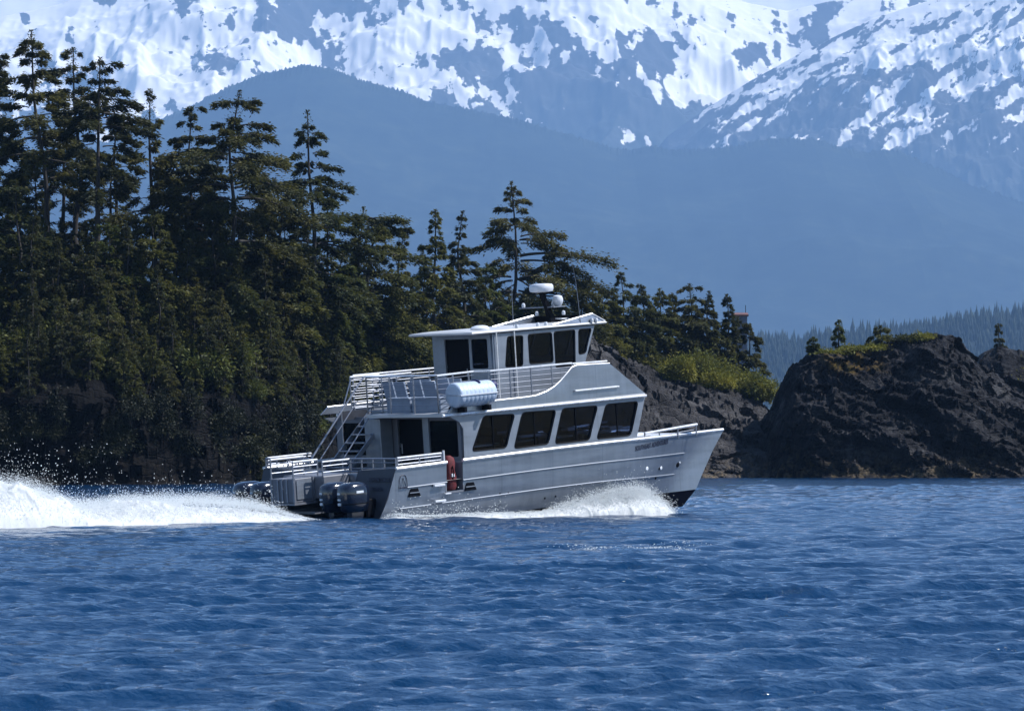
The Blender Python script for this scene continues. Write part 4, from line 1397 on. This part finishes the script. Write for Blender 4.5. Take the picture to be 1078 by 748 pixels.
for i, x in enumerate((4.6, 6.3, 7.8, 9.4)):
    for s in (-1, 1):
        t = MB(); t.box(x - .1, x + .95, s * 1.1 - (.0 if s > 0 else 1.35), s * 1.1 + (1.35 if s > 0 else 0), 1.66, 1.71)
        t.box(x + .35, x + .45, s * 1.7 - .05, s * 1.7 + .05, .9, 1.66)
        t.build('table', M['table'], boat)
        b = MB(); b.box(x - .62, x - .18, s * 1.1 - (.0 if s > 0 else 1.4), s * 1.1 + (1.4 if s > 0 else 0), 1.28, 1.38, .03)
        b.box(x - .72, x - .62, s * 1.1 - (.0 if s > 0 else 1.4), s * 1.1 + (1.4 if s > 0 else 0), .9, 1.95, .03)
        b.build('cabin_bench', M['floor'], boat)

# ---------------- upper deck: slab with the stair opening, edge fascia and forward cowl
ud = MB()
ud.box(4.75, 11.42, -2.98, 2.98, 2.70, 2.80)
ud.box(2.80, 4.747, -2.98, .50, 2.70, 2.80)
ud.box(3.75, 4.747, 2.0, 2.98, 2.70, 2.80)
ud.build('upper_deck', M['roof'], boat, bevel=.008)
MB().tube([(2.80, -2.995, 2.745), (11.44, -2.995, 2.72)], .045, 8).tube([(3.75, 2.995, 2.745), (11.44, 2.995, 2.72)], .045, 8).build('deck_edge', M['bright'], boat, smooth=True)
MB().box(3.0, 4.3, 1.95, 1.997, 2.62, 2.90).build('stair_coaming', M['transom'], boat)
cow = [(3.02, 2.80), (3.32, 3.02), (6.3, 3.04), (6.75, 3.06), (7.2, 3.15), (7.55, 3.28), (7.85, 3.45), (8.10, 3.63), (8.35, 3.82), (8.55, 3.87), (9.98, 3.83), (11.44, 2.80)]
for s in (-1, 1):
    MB().prism(cow, s * 2.93 - .025, s * 2.93 + .025).build('wing_plate', M['alu'], boat, bevel=.006)
    MB().tube([(x, s * 2.93, z + .012) for x, z in cow[1:11]], .022, 6).build('wing_edge', M['bright'], boat, smooth=True)
    MB().box(8.35, 10.28, s * 2.99 - .035, s * 2.99 + .035, 3.07, 3.12, .012).build('grab_rail', M['bright'], boat)
    MB().tube([(8.45, s * 2.85, 3.93), (9.95, s * 2.85, 3.91)], .03, 8).tube([(8.6, s * 2.85, 3.84), (8.6, s * 2.85, 3.93)], .02, 6).tube([(9.8, s * 2.85, 3.8), (9.8, s * 2.85, 3.91)], .02, 6).build('cowl_rail', M['bright'], boat, smooth=True)
co = MB()
co.rings([[(9.98, -2.90, 3.82), (11.44, -2.90, 2.81), (11.38, -2.90, 2.79), (9.93, -2.90, 3.77)], [(9.98, 2.90, 3.82), (11.44, 2.90, 2.81), (11.38, 2.90, 2.79), (9.93, 2.90, 3.77)]])
co.build('cowl', M['alu'], boat)


def railing(name, path, ztop, zbot, posts, nbar=6, rt=.03, rb=.012, parent=None, mat='rail', top_mat='bright'):
    """posts and bars follow the path (list of x, y); top rail is the heavier bright tube"""
    pr = parent or boat
    m = MB()
    P = [Vector((x, y, 0)) for x, y in path]
    for k in range(nbar):
        z = zbot + (ztop - zbot) * (k + .6) / (nbar + .3)
        m.tube([(p.x, p.y, z) for p in P], rb, 6)
    L = [0]
    for a, b in zip(P, P[1:]): L.append(L[-1] + (b - a).length)
    for t in np.linspace(0, L[-1], posts):
        j = max(i for i in range(len(L)) if L[i] <= t + 1e-6); j = min(j, len(P) - 2)
        q = P[j].lerp(P[j + 1], (t - L[j]) / max(1e-6, L[j + 1] - L[j]))
        m.tube([(q.x, q.y, zbot), (q.x, q.y, ztop)], .024, 8)
    o = m.build(name, M[mat], pr, smooth=True)
    MB().tube([(p.x, p.y, ztop) for p in P], rt, 8).build('top_rail', M[top_mat], o, smooth=True)
    return o

railing('upper_railing', [(2.9, -2.72), (4.9, -2.2), (4.98, -2.86), (8.42, -2.86)], 3.95, 2.82, 8, 7)
railing('upper_railing', [(2.9, -2.72), (2.9, .52)], 3.96, 2.82, 4, 7)
railing('upper_railing', [(2.9, .52), (4.75, .52)], 3.96, 2.82, 4, 7)
railing('upper_railing', [(3.55, 2.03), (4.75, 2.03)], 3.93, 2.9, 2, 6)
railing('upper_railing', [(4.4, 2.88), (8.42, 2.88)], 3.93, 2.82, 6, 7)
# slatted benches behind the after rail
for x0 in (3.55, 4.75):
    b = MB()
    for s in ((-2.05, -.75), (-.65, .42)):
        if x0 > 4.5: s = (s[0] + .15, s[1])
        b.box(x0, x0 + .42, s[0], s[1], 3.20, 3.26, .015)
        n_s = 2
        for k in range(n_s):
            y0 = s[0] + (s[1] - s[0]) * k / n_s + .03; y1 = s[0] + (s[1] - s[0]) * (k + 1) / n_s - .03
            b.rings([[(x0 - .02, y0, 3.28), (x0 - .02, y1, 3.28), (x0 + .04, y1, 3.28), (x0 + .04, y0, 3.28)], [(x0 - .14, y0, 3.76), (x0 - .14, y1, 3.76), (x0 - .08, y1, 3.76), (x0 - .08, y0, 3.76)]])
        b.box(x0 + .05, x0 + .12, s[0] + .05, s[1] - .05, 2.80, 3.20)
        b.box(x0 + .05, x0 + .40, s[0], s[0] + .06, 2.80, 3.20); b.box(x0 + .05, x0 + .40, s[1] - .06, s[1], 2.80, 3.20)
    b.build('deck_bench', M['seat'], boat)

# ---------------- stairs from the cockpit to the upper deck
st = MB()
sx0, sz0, sx1, sz1 = 1.55, .85, 3.85, 2.86
stairs = None
for y in (1.5, .52):
    st.rings([[(sx0, y - .025, sz0 - .12), (sx0, y + .025, sz0 - .12), (sx0, y + .025, sz0 + .06), (sx0, y - .025, sz0 + .06)], [(sx1, y - .025, sz1 - .12), (sx1, y + .025, sz1 - .12), (sx1, y + .025, sz1 + .06), (sx1, y - .025, sz1 + .06)]])
stairs = st.build('stairs', M['rail'], boat)
for k in range(8):
    f = (k + .7) / 8.6
    x = sx0 + (sx1 - sx0) * f; z = sz0 + (sz1 - sz0) * f
    MB().box(x - .12, x + .14, .545, 1.475, z - .02, z + .02, .006).build('tread', M['rail'], stairs)
hr = MB()
hr.tube([(1.25, 1.56, 1.42), (3.72, 1.56, 3.93)], .03, 8)
hr.tube([(1.75, 1.56, 1.52), (3.4, 1.56, 3.20)], .018, 6)
hr.tube([(2.72, 1.56, 1.75), (2.72, 1.56, 2.92)], .022, 6)
hr.tube([(1.35, 1.56, .9), (1.35, 1.56, 1.52)], .022, 6)
hr.tube([(2.75, 1.56, 2.92), (3.2, 1.56, 3.93)], .022, 6)
hr.tube([(1.7, .46, 1.5), (3.0, .46, 2.85)], .02, 6)
hr.tube([(1.7, .46, .9), (1.7, .46, 1.5)], .02, 6)
hr.build('handrail', M['rail'], stairs, smooth=True)

# ---------------- pilothouse
PY = 1.36
pw = [[(6.98, 3.95), (7.72, 3.94), (7.80, 4.88), (7.14, 4.89)], [(8.02, 3.98), (9.04, 3.97), (9.04, 4.90), (8.02, 4.90)], [(9.14, 3.78), (9.98, 3.76), (10.06, 4.92), (9.14, 4.91)], [(10.17, 4.13), (10.47, 4.16), (10.79, 4.92), (10.22, 4.92)]]
ph = [round_poly(w, .09) for w in pw]
po = [(6.5, 2.80), (9.92, 2.80), (9.95, 3.85), (10.42, 3.85), (10.93, 5.0), (6.5, 5.0)]
for sgn in (-1, 1):
    panel_with_holes('pilothouse_side', po, ph, .06, xz(sgn * PY), M['alu_cabin'], boat)
    panel_with_holes('pilothouse_dark_liner', [(6.56, 2.84), (9.90, 2.84), (9.93, 3.88), (10.38, 3.88), (10.86, 4.96), (6.56, 4.96)], ph, .01, xz(sgn * (PY - .05)), M['dark_liner'], boat)
    for hp in ph:
        gl = panel_with_holes('window', hp, [], .012, xz(sgn * (PY - .01)), M['glass'], boat)
        MB().tube([(x, sgn * (PY + .03), z) for x, z in hp + [hp[0]]], .016, 6).build('window_frame', M['black'], gl)
aw = lambda u, v, w: (6.5 + w, u, v)
hh = [[(-.33, 2.9), (.80, 2.9), (.80, 4.88), (-.33, 4.88)], round_poly([(-1.17, 3.95), (-.44, 3.95), (-.44, 4.87), (-1.17, 4.87)], .08)]
panel_with_holes('pilothouse_aft_wall', [(-1.33, 2.80), (1.33, 2.80), (1.33, 5.0), (-1.33, 5.0)], hh, .06, aw, M['alu_cabin'], boat)
panel_with_holes('aft_window', hh[1], [], .012, aw, M['glass'], boat)
pd = MB().box(6.53, 6.57, -.33, .78, 2.85, 4.86).build('door', M['black'], boat)
MB().tube([(6.46, -.2, 3.7), (6.46, -.2, 3.95)], .02, 6).build('handle', M['rail'], pd)
pf = lambda u, v, w: (10.42 + (v - 3.85) / 1.15 * .51 - w, u, v)
pfh = [round_poly([(a, 4.12), (b, 4.12), (b, 4.9), (a, 4.9)], .07) for a, b in ((-1.25, -.45), (-.36, .36), (.45, 1.25))]
panel_with_holes('pilothouse_front', [(-1.33, 3.85), (1.33, 3.85), (1.33, 5.0), (-1.33, 5.0)], pfh, .05, pf, M['alu_cabin'], boat)
for hp in pfh: panel_with_holes('windscreen', hp, [], .012, pf, M['glass'], boat)
MB().box(9.5, 10.2, -1.2, 1.2, 2.85, 3.95, .03).build('helm_console', M['black'], boat)
MB().box(8.3, 8.8, -.9, -.3, 2.85, 3.4, .03).box(8.25, 8.35, -.9, -.3, 3.4, 4.35, .03).build('helm_seat', M['floor'], boat)
pp = MB()
for x in (6.62, 7.38): pp.tube([(x, -1.45, 3.02), (x, -1.45, 5.04)], .022, 6)
pp.build('grab_pole', M['bright'], boat, smooth=True)

# roof: overhanging slab with a bright edge, wing fairings and the dark visor forward
ro = MB()
ro.rings([[(5.62, -1.44, 5.03), (11.38, -1.44, 5.03), (11.38, 1.44, 5.03), (5.62, 1.44, 5.03)], [(5.58, -1.48, 5.07), (11.42, -1.48, 5.07), (11.42, 1.48, 5.07), (5.58, 1.48, 5.07)], [(5.62, -1.44, 5.115), (11.36, -1.44, 5.115), (11.36, 1.44, 5.115), (5.62, 1.44, 5.115)], [(5.8, -.7, 5.17), (11.2, -.7, 5.17), (11.2, .7, 5.17), (5.8, .7, 5.17)]])
roof = ro.build('roof', M['roof'], boat)
for s in (-1, 1):
    w = MB()
    w.rings([[(9.15, s * 1.44, 5.10), (9.15, s * 1.38, 5.12), (9.2, s * 1.36, 5.12), (9.2, s * 1.44, 5.10)], [(10.86, s * 1.42, 5.10), (10.86, s * 1.36, 5.36), (10.9, s * 1.32, 5.36), (10.9, s * 1.32, 5.10)], [(11.38, s * 1.44, 5.10), (11.34, s * 1.40, 5.13), (11.32, s * 1.32, 5.13), (11.32, s * 1.32, 5.10)]])
    f = w.build('roof_fairing', M['alu'], roof)
    MB().tube([(9.1, s * 1.39, 5.13), (10.88, s * 1.36, 5.38)], .032, 6).tube([(10.88, s * 1.36, 5.38), (11.38, s * 1.42, 5.12)], .02, 6).build('fairing_edge', M['bright'], f)
MB().rings([[(10.95, -1.32, 5.12), (10.95, 1.32, 5.12), (11.0, 1.32, 5.12), (11.0, -1.32, 5.12)], [(10.86, -1.32, 5.36), (10.86, 1.32, 5.36), (10.90, 1.32, 5.36), (10.90, -1.32, 5.36)]]).build('visor', M['black'], roof)
MB().lathe([(.30, 0), (.30, .06), (.24, .12), (.10, .15)], (6.5, -.85, 5.14), 'z', 18).build('roof_hatch', M['white'], roof, smooth=True)
sm_ = MB()
for x, y in ((8.6, -1.25), (8.95, -1.25), (7.6, -1.35), (10.95, -1.46), (10.75, -1.47)): sm_.lathe([(.05, 0), (.06, .06), (.04, .12)], (x, y, 5.12), 'z', 10)
sm_.build('roof_light', M['white'], roof, smooth=True)
mast = MB().rings([[(10.30, -.10, 5.14), (10.55, -.10, 5.14), (10.55, .10, 5.14), (10.30, .10, 5.14)], [(10.20, -.07, 5.55), (10.36, -.07, 5.55), (10.36, .07, 5.55), (10.20, .07, 5.55)], [(9.96, -.07, 6.12), (10.10, -.07, 6.12), (10.10, .07, 6.12), (9.96, .07, 6.12)]]).box(9.85, 10.2, -.18, .18, 6.10, 6.14).build('mast', M['black'], roof)
MB().lathe([(.20, 6.14), (.36, 6.17), (.385, 6.24), (.385, 6.34), (.34, 6.40), (.12, 6.42)], (10.03, 0, 0), 'z', 24).build('radar_dome', M['white'], mast, smooth=True)
MB().box(10.25, 10.8, -.28, .28, 5.64, 5.67).tube([(10.28, .0, 5.66), (10.1, 0, 6.0)], .02, 6).tube([(10.2, -.25, 5.66), (10.1, 1.15, 5.66)], .02, 6).build('spreader', M['rail'], mast)
MB().lathe([(.10, 5.67), (.13, 5.72), (.17, 5.80), (.175, 5.90), (.14, 5.99), (.05, 6.02)], (10.62, -.1, 0), 'z', 18).build('antenna_dome', M['white'], mast, smooth=True)
for x, y, z in ((10.1, .95, 5.68), (10.15, .4, 5.40), (10.75, -.2, 5.38), (10.7, .2, 5.68)): MB().lathe([(.05, 0), (.06, .05), (.05, .12), (.02, .14)], (x, y, z), 'z', 10).build('navigation_light', M['white'], mast, smooth=True)
MB().box(10.55, 11.0, -.3, .3, 5.24, 5.28, .01).build('mast_step', M['white'], roof)

an = MB().tube([(8.3, -.45, 5.14), (8.32, -.45, 6.2), (8.34, -.45, 7.0)], [.011, .007, .003], 6)
an.build('antenna', M['rub'], roof)
MB().tube([(10.3, -1.42, 5.12), (10.2, -1.42, 6.4), (10.0, -1.42, 7.55)], [.011, .008, .003], 6).build('antenna', M['rub'], roof)

# ---------------- stern: walkway pod between the engines, rails, gate
pod = MB()
pod.box(-.30, .72, -.95, .95, .52, 1.20, .03)
pod.box(-1.10, -.297, -.52, .52, .46, 1.18, .02)
pod.box(-1.14, -.25, -.56, .56, .40, .458)
pod.box(-.5, .6, -.7, .7, .08, .16)
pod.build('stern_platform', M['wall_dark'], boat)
po_ = MB()
for y in (-.52, .52):
    for x in (-1.09, -.34): po_.box(x - .03, x + .03, y - .035, y + .035, .46, 1.20)
for y in (-.22, 0.0, .2): po_.box(-1.13, -1.10, y - .03, y + .03, .47, 1.18)
po_.box(-1.16, -.24, -.58, .58, .395, .43)
po_.build('platform_frame', M['rail'], boat)
MB().box(-1.0, -.42, -.545, -.522, .56, 1.12).build('gate_panel', M['alu_cabin'], boat)
railing('stern_railing', [(-1.08, -.50), (-.12, -.50)], 1.68, 1.20, 2, 2, .035, .018)
railing('stern_railing', [(-1.10, .50), (.18, .50)], 1.75, 1.20, 2, 2, .035, .018)
railing('stern_railing', [(-.28, -.92), (.80, -.92)], 1.62, 1.20, 2, 2, .03, .018)
railing('stern_railing', [(.80, -.96), (.80, -3.02)], 1.63, 1.24, 5, 2, .026, .016, top_mat='rail')
railing('stern_railing', [(.86, -3.02), (2.62, -3.02)], 1.64, 1.38, 3, 2, .034, .018)
railing('stern_railing', [(.80, .96), (.80, 3.02)], 1.63, 1.24, 5, 2, .026, .016, top_mat='rail')
railing('stern_railing', [(.86, 3.02), (2.62, 3.02)], 1.64, 1.38, 3, 2, .034, .018)
MB().tube([(.76, -3.06, 1.25), (.76, 3.06, 1.25)], .03, 6).build('transom_cap', M['rail'], boat)

# ---------------- foredeck rails and gear
for s in (-1, 1):
    fr = MB().tube([(11.55, s * 2.68, 1.28), (11.6, s * 2.68, 1.52), (14.15, s * 2.50, 1.60)], [.02, .045, .045], 8)
    fr.build('bow_rail', M['bright'], boat, smooth=True)
    f2 = MB()
    for x in (12.3, 13.2, 14.1): f2.tube([(x, s * (2.68 - .07 * (x - 11.6)), 1.22), (x, s * (2.68 - .07 * (x - 11.6)), 1.58)], .022, 6)
    f2.tube([(11.6, s * 2.62, 1.36), (14.1, s * 2.46, 1.44)], .016, 6)
    f2.build('bow_rail_post', M['rail'], boat, smooth=True)
    MB().box(15.0, 15.18, s * 2.05 - .05, s * 2.05 + .05, 1.26, 1.34, .015).build('cleat', M['black'], boat)
wd = MB().lathe([(.16, 1.26), (.18, 1.34), (.12, 1.40), (.12, 1.50), (.17, 1.54), (.10, 1.58)], (11.7, -1.6, 0), 'z', 14).box(11.2, 11.6, -2.3, -1.6, 1.28, 1.46, .03)
wd.build('windlass', M['black'], boat)
MB().box(11.9, 13.4, -1.2, 1.2, 1.28, 1.42, .05).box(12.2, 13.0, 1.5, 2.1, 1.28, 1.5, .04).build('deck_hatch', M['white'], boat)
MB().tube([(11.2, -.6, 1.30), (11.25, -.6, 1.56), (13.6, -.4, 1.62)], .04, 8).build('boat_hook', M['bright'], boat, smooth=True)

# ---------------- four outboards
def outboard(x, y):
    o = empty('outboard_motor', (x, y, 0)); o.parent = boat
    c = MB()
    # cowl: stack of rounded rings, swelling towards the top and domed
    def ring(z, xa, xf, hw, n=24):
        out = []
        for k in range(n):
            a = 2 * math.pi * k / n
            ca, sa = math.cos(a), math.sin(a)
            e = .62
            out.append(((xa + xf) / 2 + (xf - xa) / 2 * math.copysign(abs(ca) ** e, ca), hw * math.copysign(abs(sa) ** e, sa), z))
        return out
    c.rings([ring(.16, -.46, .26, .20), ring(.22, -.54, .30, .27), ring(.42, -.60, .34, .315), ring(.66, -.63, .36, .34), ring(.84, -.62, .34, .335), ring(.95, -.56, .28, .30), ring(1.02, -.44, .18, .23), ring(1.045, -.28, .06, .12)])
    cw = c.build('cowl', M['navy'], o, smooth=True)
    MB().rings([ring(.40, -.606, .343, .320), ring(.415, -.608, .345, .322), ring(.43, -.606, .343, .321)]).build('cowl_seam', M['black'], cw, smooth=True)
    m = MB()
    for z0, z1 in ((.70, .76), (.52, .58), (.38, .46)): m.box(-.655, -.60, .02, .13, z0, z1, .01)
    m.build('aft_badge', M['pale'], cw)
    MB().box(-.30, -.02, -.352, -.334, .72, .79, .006).build('side_badge', M['pale'], cw)
    lg = MB()
    lg.rings([[(-.34, -.13, .20), (.14, -.13, .20), (.14, .13, .20), (-.34, .13, .20)], [(-.30, -.10, -.25), (.06, -.10, -.25), (.06, .10, -.25), (-.30, .10, -.25)], [(-.26, -.05, -.62), (.0, -.05, -.62), (.0, .05, -.62), (-.26, .05, -.62)]])
    lg.box(-.55, .02, -.16, .16, -.30, -.27)
    lg.build('midsection', M['navy'], o)
    MB().lathe([(.02, -.48), (.09, -.40), (.11, -.2), (.09, .05), (.02, .16)], (-.12, 0, -.66), 'x', 12).build('gearcase', M['black'], o, smooth=True)
    MB().box(.22, .62, -.17, .17, -.05, .50, .03).box(.10, .30, -.08, .08, .22, .36).build('bracket', M['black'], o)
    return o
ob0 = outboard(-.30, -1.62)
def copy_part(src, parent):
    c = src.copy(); COL.objects.link(c); c.parent = parent
    for ch in src.children: copy_part(ch, c)
    return c
for y in (-2.44, 1.62, 2.44):
    c = copy_part(ob0, boat); c.location = (-.30, y, 0)

# ---------------- life raft canister on its cradle, and the red bag in the gate
raft = empty('life_raft', bw(3.25, -2.98, 3.32), BROT)
tag(raft, 'ribbed pale blue-white life raft canister hung on the upper deck rail', 'life raft')
prof = [(.02, 0.0), (.24, .0), (.34, .025), (.375, .07)]
x = .10
for k in range(8):
    prof += [(.38, x), (.38, x + .12), (.373, x + .135), (.373, x + .155)]
    x += .17
prof += [(.375, x + .02), (.34, x + .07), (.22, x + .10), (.02, x + .10)]
MB().lathe(prof, (0, 0, 0), 'x', 28).build('canister', M['raft'], raft, smooth=True)
MB().rings([[(.0, .40, -.02), (.0, .40, .02), (.0, -.40, .02), (.0, -.40, -.02)], [(1.52, .40, -.02), (1.52, .40, .02), (1.52, -.40, .02), (1.52, -.40, -.02)]]).build('flange', M['white'], raft)
MB().lathe([(.03, 1.50), (.13, 1.55), (.15, 1.66), (.06, 1.72)], (0, -.08, .20), 'x', 12).build('cap', M['blue'], raft, smooth=True)
st_ = MB()
for xx in (.95,): st_.tube([(xx, .40 * math.cos(a), .40 * math.sin(a)) for a in np.linspace(.9, 2.2, 8)], .03, 6)
st_.build('strap', M['blue'], raft)
MB().box(.2, .3, -.3, .42, -.52, -.36).box(1.2, 1.3, -.3, .42, -.52, -.36).build('cradle', M['black'], raft)

bag = empty('red_bag', bw(3.08, -2.80, .47), BROT)
tag(bag, 'dark red soft bag standing in the open boarding gate of the catamaran', 'bag')
def bring(z, rx, ry, dx=0):
    return [(dx + rx * math.copysign(abs(math.cos(a)) ** .7, math.cos(a)), ry * math.copysign(abs(math.sin(a)) ** .7, math.sin(a)), z) for a in np.linspace(0, 2 * math.pi, 16, endpoint=False)]
MB().rings([bring(0.03, .16, .14), bring(.12, .20, .18), bring(.40, .19, .19, .02), bring(.62, .17, .17, -.01), bring(.82, .19, .18, .01), bring(.98, .16, .14, .02), bring(1.06, .07, .07, .0)]).build('sack', M['red'], bag, smooth=True)
MB().tube([(-.02, -.19, .35), (.02, -.21, .55), (.0, -.19, .75)], .018, 6).build('strap', M['black'], bag)
MB().box(-.06, .06, -.205, -.18, .42, .52, .01).build('label_patch', M['pale'], bag)

# ------------------------------------------------------------------ white water
OCT = np.array([(1, 0, 0), (0, 1, 0), (-1, 0, 0), (0, -1, 0), (0, 0, 1), (0, 0, -1)], float)
OF = np.array([(0, 1, 4), (1, 2, 4), (2, 3, 4), (3, 0, 4), (1, 0, 5), (2, 1, 5), (3, 2, 5), (0, 3, 5)])


def droplets(P, rad, r, stretch=1.0):
    n = len(P)
    sc = np.stack([np.ones(n), np.ones(n), np.full(n, stretch)], -1) * rad[:, None] * r.uniform(.7, 1.3, (n, 3))
    a = r.uniform(0, 6.28, n)
    O = np.repeat(OCT[None], n, 0)
    c, s = np.cos(a)[:, None], np.sin(a)[:, None]
    O = np.stack([O[..., 0] * c - O[..., 2] * s, O[..., 1], O[..., 0] * s + O[..., 2] * c], -1) * sc[:, None, :]
    V = (P[:, None, :] + O).reshape(-1, 3)
    Ft = (OF[None] + (np.arange(n) * 6)[:, None, None]).reshape(-1, 3)
    return V, Ft


def foam_body(us, path, env, half, r, seed, nu, nv, drops, up=1.15, rmin=.005, rmax=.018):
    """a churned body of foam along a path (world x, y at u) with a height env(u), and droplets thrown off it"""
    u = np.linspace(us[0], us[1], nu); v = np.linspace(-1, 1, nv)
    U, Vv = np.meshgrid(u, v, indexing='ij')
    c = path(U); nrm = half(U)
    X = c[..., 0] + nrm[..., 0] * Vv; Y = c[..., 1] + nrm[..., 1] * Vv
    P = np.stack([X, Y, X * 0], -1)
    lump = fbm(P / np.array([.9, 1.1, 1]), 5, seed, .6, True)
    big = vnoise(P / np.array([2.6, 2.0, 1]), seed + 9)
    Z = env(U) * np.clip(1 - Vv ** 2, 0, 1) ** .45 * (.82 + .30 * big + .24 * lump) - .06
    jit = fbm(P / .35, 3, seed + 3, .6)
    X = X + .10 * jit; Y = Y + .12 * fbm(P / .4, 3, seed + 4, .6); Z = Z + .07 * env(U) ** .5 * fbm(P / .22, 3, seed + 5, .6)
    V1 = np.stack([X, Y, Z], -1).reshape(-1, 3); F1 = grid_faces(nu, nv)
    # droplets
    n = drops
    uu = r.uniform(us[0], us[1], n); vv = r.uniform(-1, 1, n)
    e = env(uu)
    keep = r.random(n) < np.clip(e / .8, .12, 1)
    uu, vv, e = uu[keep], vv[keep], e[keep]; n = len(uu)
    c = path(uu); h = half(uu)
    q = r.random(n)
    loc = .75 + .45 * vnoise(np.stack([uu * .05 * 3, vv * 1.5, uu * 0], -1), seed + 7)
    top = e * np.clip(1 - vv ** 2, 0, 1) ** .4
    z = top * (.80 + .42 * loc * q ** 1.5) + r.exponential(.05, n) * (e > .3)
    Pd = np.stack([c[:, 0] + h[:, 0] * vv + r.normal(0, .06, n), c[:, 1] + h[:, 1] * vv + r.normal(0, .06, n), z], -1)
    rad = rmin + (rmax - rmin) * r.random(n) ** 2.5 * (1.15 - q)
    V2, F2 = droplets(Pd, rad, r)
    return V1, F1, V2, F2


def join(parts_q, parts_t):
    V, Fq, Ft, n = [], [], [], 0
    for v, f in parts_q: V.append(v); Fq.append(f + n); n += len(v)
    for v, f in parts_t: V.append(v); Ft.append(f + n); n += len(v)
    return np.concatenate(V), (np.concatenate(Fq) if Fq else None), (np.concatenate(Ft) if Ft else None)


rs = np.random.default_rng(99)
wake_env_pts = [(-140, .9), (-90, 1.5), (-40, 1.75), (0, 1.70), (20, 1.66), (38, 1.40), (55, 1.0), (75, .78), (95, .80), (120, .90), (150, .97), (200, .97), (240, .90), (262, .74), (285, .52), (303, .30), (322, .10)]
w_env = lambda u: .72 * ip(u, wake_env_pts)
def w_path(u):
    f = (322 - u) / 322.0
    D = 114.5 - 9.0 * f
    return np.stack([px_x(u, D), D], -1)
def w_half(u):
    k = np.clip((322 - u) / 120, .35, 1) * 2.4
    return np.stack([k * -.55, k * .95], -1)
v1, f1, v2, f2 = foam_body((-140, 325), w_path, w_env, w_half, rs, 900, 800, 70, 130000)
# thin high spray on the left
n = 3600
u = rs.uniform(-60, 130, n) ; z = rs.exponential(.42, n) + .6 * w_env(u)
keep = (z < 2.35) & (rs.random(n) < np.clip(1.25 - (u - 0) / 130, .1, 1))
u, z = u[keep], z[keep]
c = w_path(u); P3 = np.stack([c[:, 0], c[:, 1] + rs.normal(0, 1.5, len(u)), z], -1)
v3, f3 = droplets(P3, rs.uniform(.005, .014, len(u)) * rs.choice([.8, 1, 1.4], len(u)), rs)
n = 900
u = rs.uniform(110, 300, n); z = w_env(u) * rs.uniform(.9, 1.1, n) + rs.exponential(.16, n)
c = w_path(u); v4, f4 = droplets(np.stack([c[:, 0], c[:, 1] + rs.normal(0, 1.2, n), z], -1), rs.uniform(.006, .016, n), rs)
V, Fq, Ft = join([(v1, f1)], [(v2, f2), (v3, f3), (v4, f4)])
tag(link('wake_foam', mesh_np('wake_foam', V, Fq, Ft), M['foam']), 'white churned wake thrown up behind the outboard motors', 'wake', kind='stuff')

b_env_pts = [(396, .05), (404, .26), (420, .18), (450, .17), (480, .22), (520, .24), (555, .26), (570, .40), (590, .55), (610, .72), (630, .90), (650, 1.0), (668, .95), (684, .78), (698, .55), (708, .34), (716, .16), (724, .04)]
b_env = lambda u: .80 * ip(u, b_env_pts)
def b_path(u):
    x = (np.asarray(u) - 400) / 318.0 * 12.4
    off = 3.28 + ip(np.asarray(u), [(396, .25), (580, .35), (660, .5), (724, .1)]) - ip(np.asarray(u), [(640, 0), (724, .55)])
    return np.stack([BORG.x + bx.x * x - by.x * off, BORG.y + bx.y * x - by.y * off], -1)
def b_half(u):
    k = ip(np.asarray(u), [(396, .35), (560, .35), (620, .6), (690, .6), (724, .15)])
    return np.stack([k * -.68, k * .73], -1)
v1, f1, v2, f2 = foam_body((396, 724), b_path, b_env, b_half, rs, 950, 560, 40, 52000, up=1.25, rmin=.006, rmax=.017)
n = 8000
u = np.clip(rs.normal(655, 34, n), 585, 718); z = b_env(u) * rs.uniform(.5, 1.15, n) + rs.exponential(.10, n)
c = b_path(u); v3, f3 = droplets(np.stack([c[:, 0] + rs.normal(0, .15, n), c[:, 1] + rs.normal(0, .2, n) - .2, z], -1), rs.uniform(.005, .014, n), rs)
n = 700
u = rs.uniform(402, 520, n); z = b_env(u) * .6 + rs.exponential(.13, n)
c = b_path(u); v4, f4 = droplets(np.stack([c[:, 0], c[:, 1] - .1, z], -1), rs.uniform(.007, .018, n), rs)
V, Fq, Ft = join([(v1, f1)], [(v2, f2), (v3, f3), (v4, f4)])
tag(link('bow_spray', mesh_np('bow_spray', V, Fq, Ft), M['foam']), 'white spray sheet thrown out along the starboard waterline of the catamaran', 'spray', kind='stuff')

# little breaking crests on the open water
pt = []
for px, py, ln, k in ((640, 577, 1.6, 260), (735, 575, 1.0, 130), (612, 578, .8, 90), (690, 580, .9, 200), (445, 578, .6, 60), (905, 566, .8, 80)):
    D = F_PX * EYE / (py - HZ)
    x = px_x(px, D) + rs.normal(0, ln * .5, k); y = D + rs.normal(0, .25, k)
    z = wave(x, y)[0] + .01
    pt.append((np.stack([x, y, z], -1), rs.uniform(.005, .017, k)))
P5 = np.concatenate([a for a, b in pt]); R5 = np.concatenate([b for a, b in pt])
V, Ft = droplets(P5, R5, rs, .6)
tag(link('whitecap', mesh_np('whitecap', V, None, Ft), M['foam']), 'small white flecks of breaking crests on the open water in front of the boat', 'foam', kind='stuff')
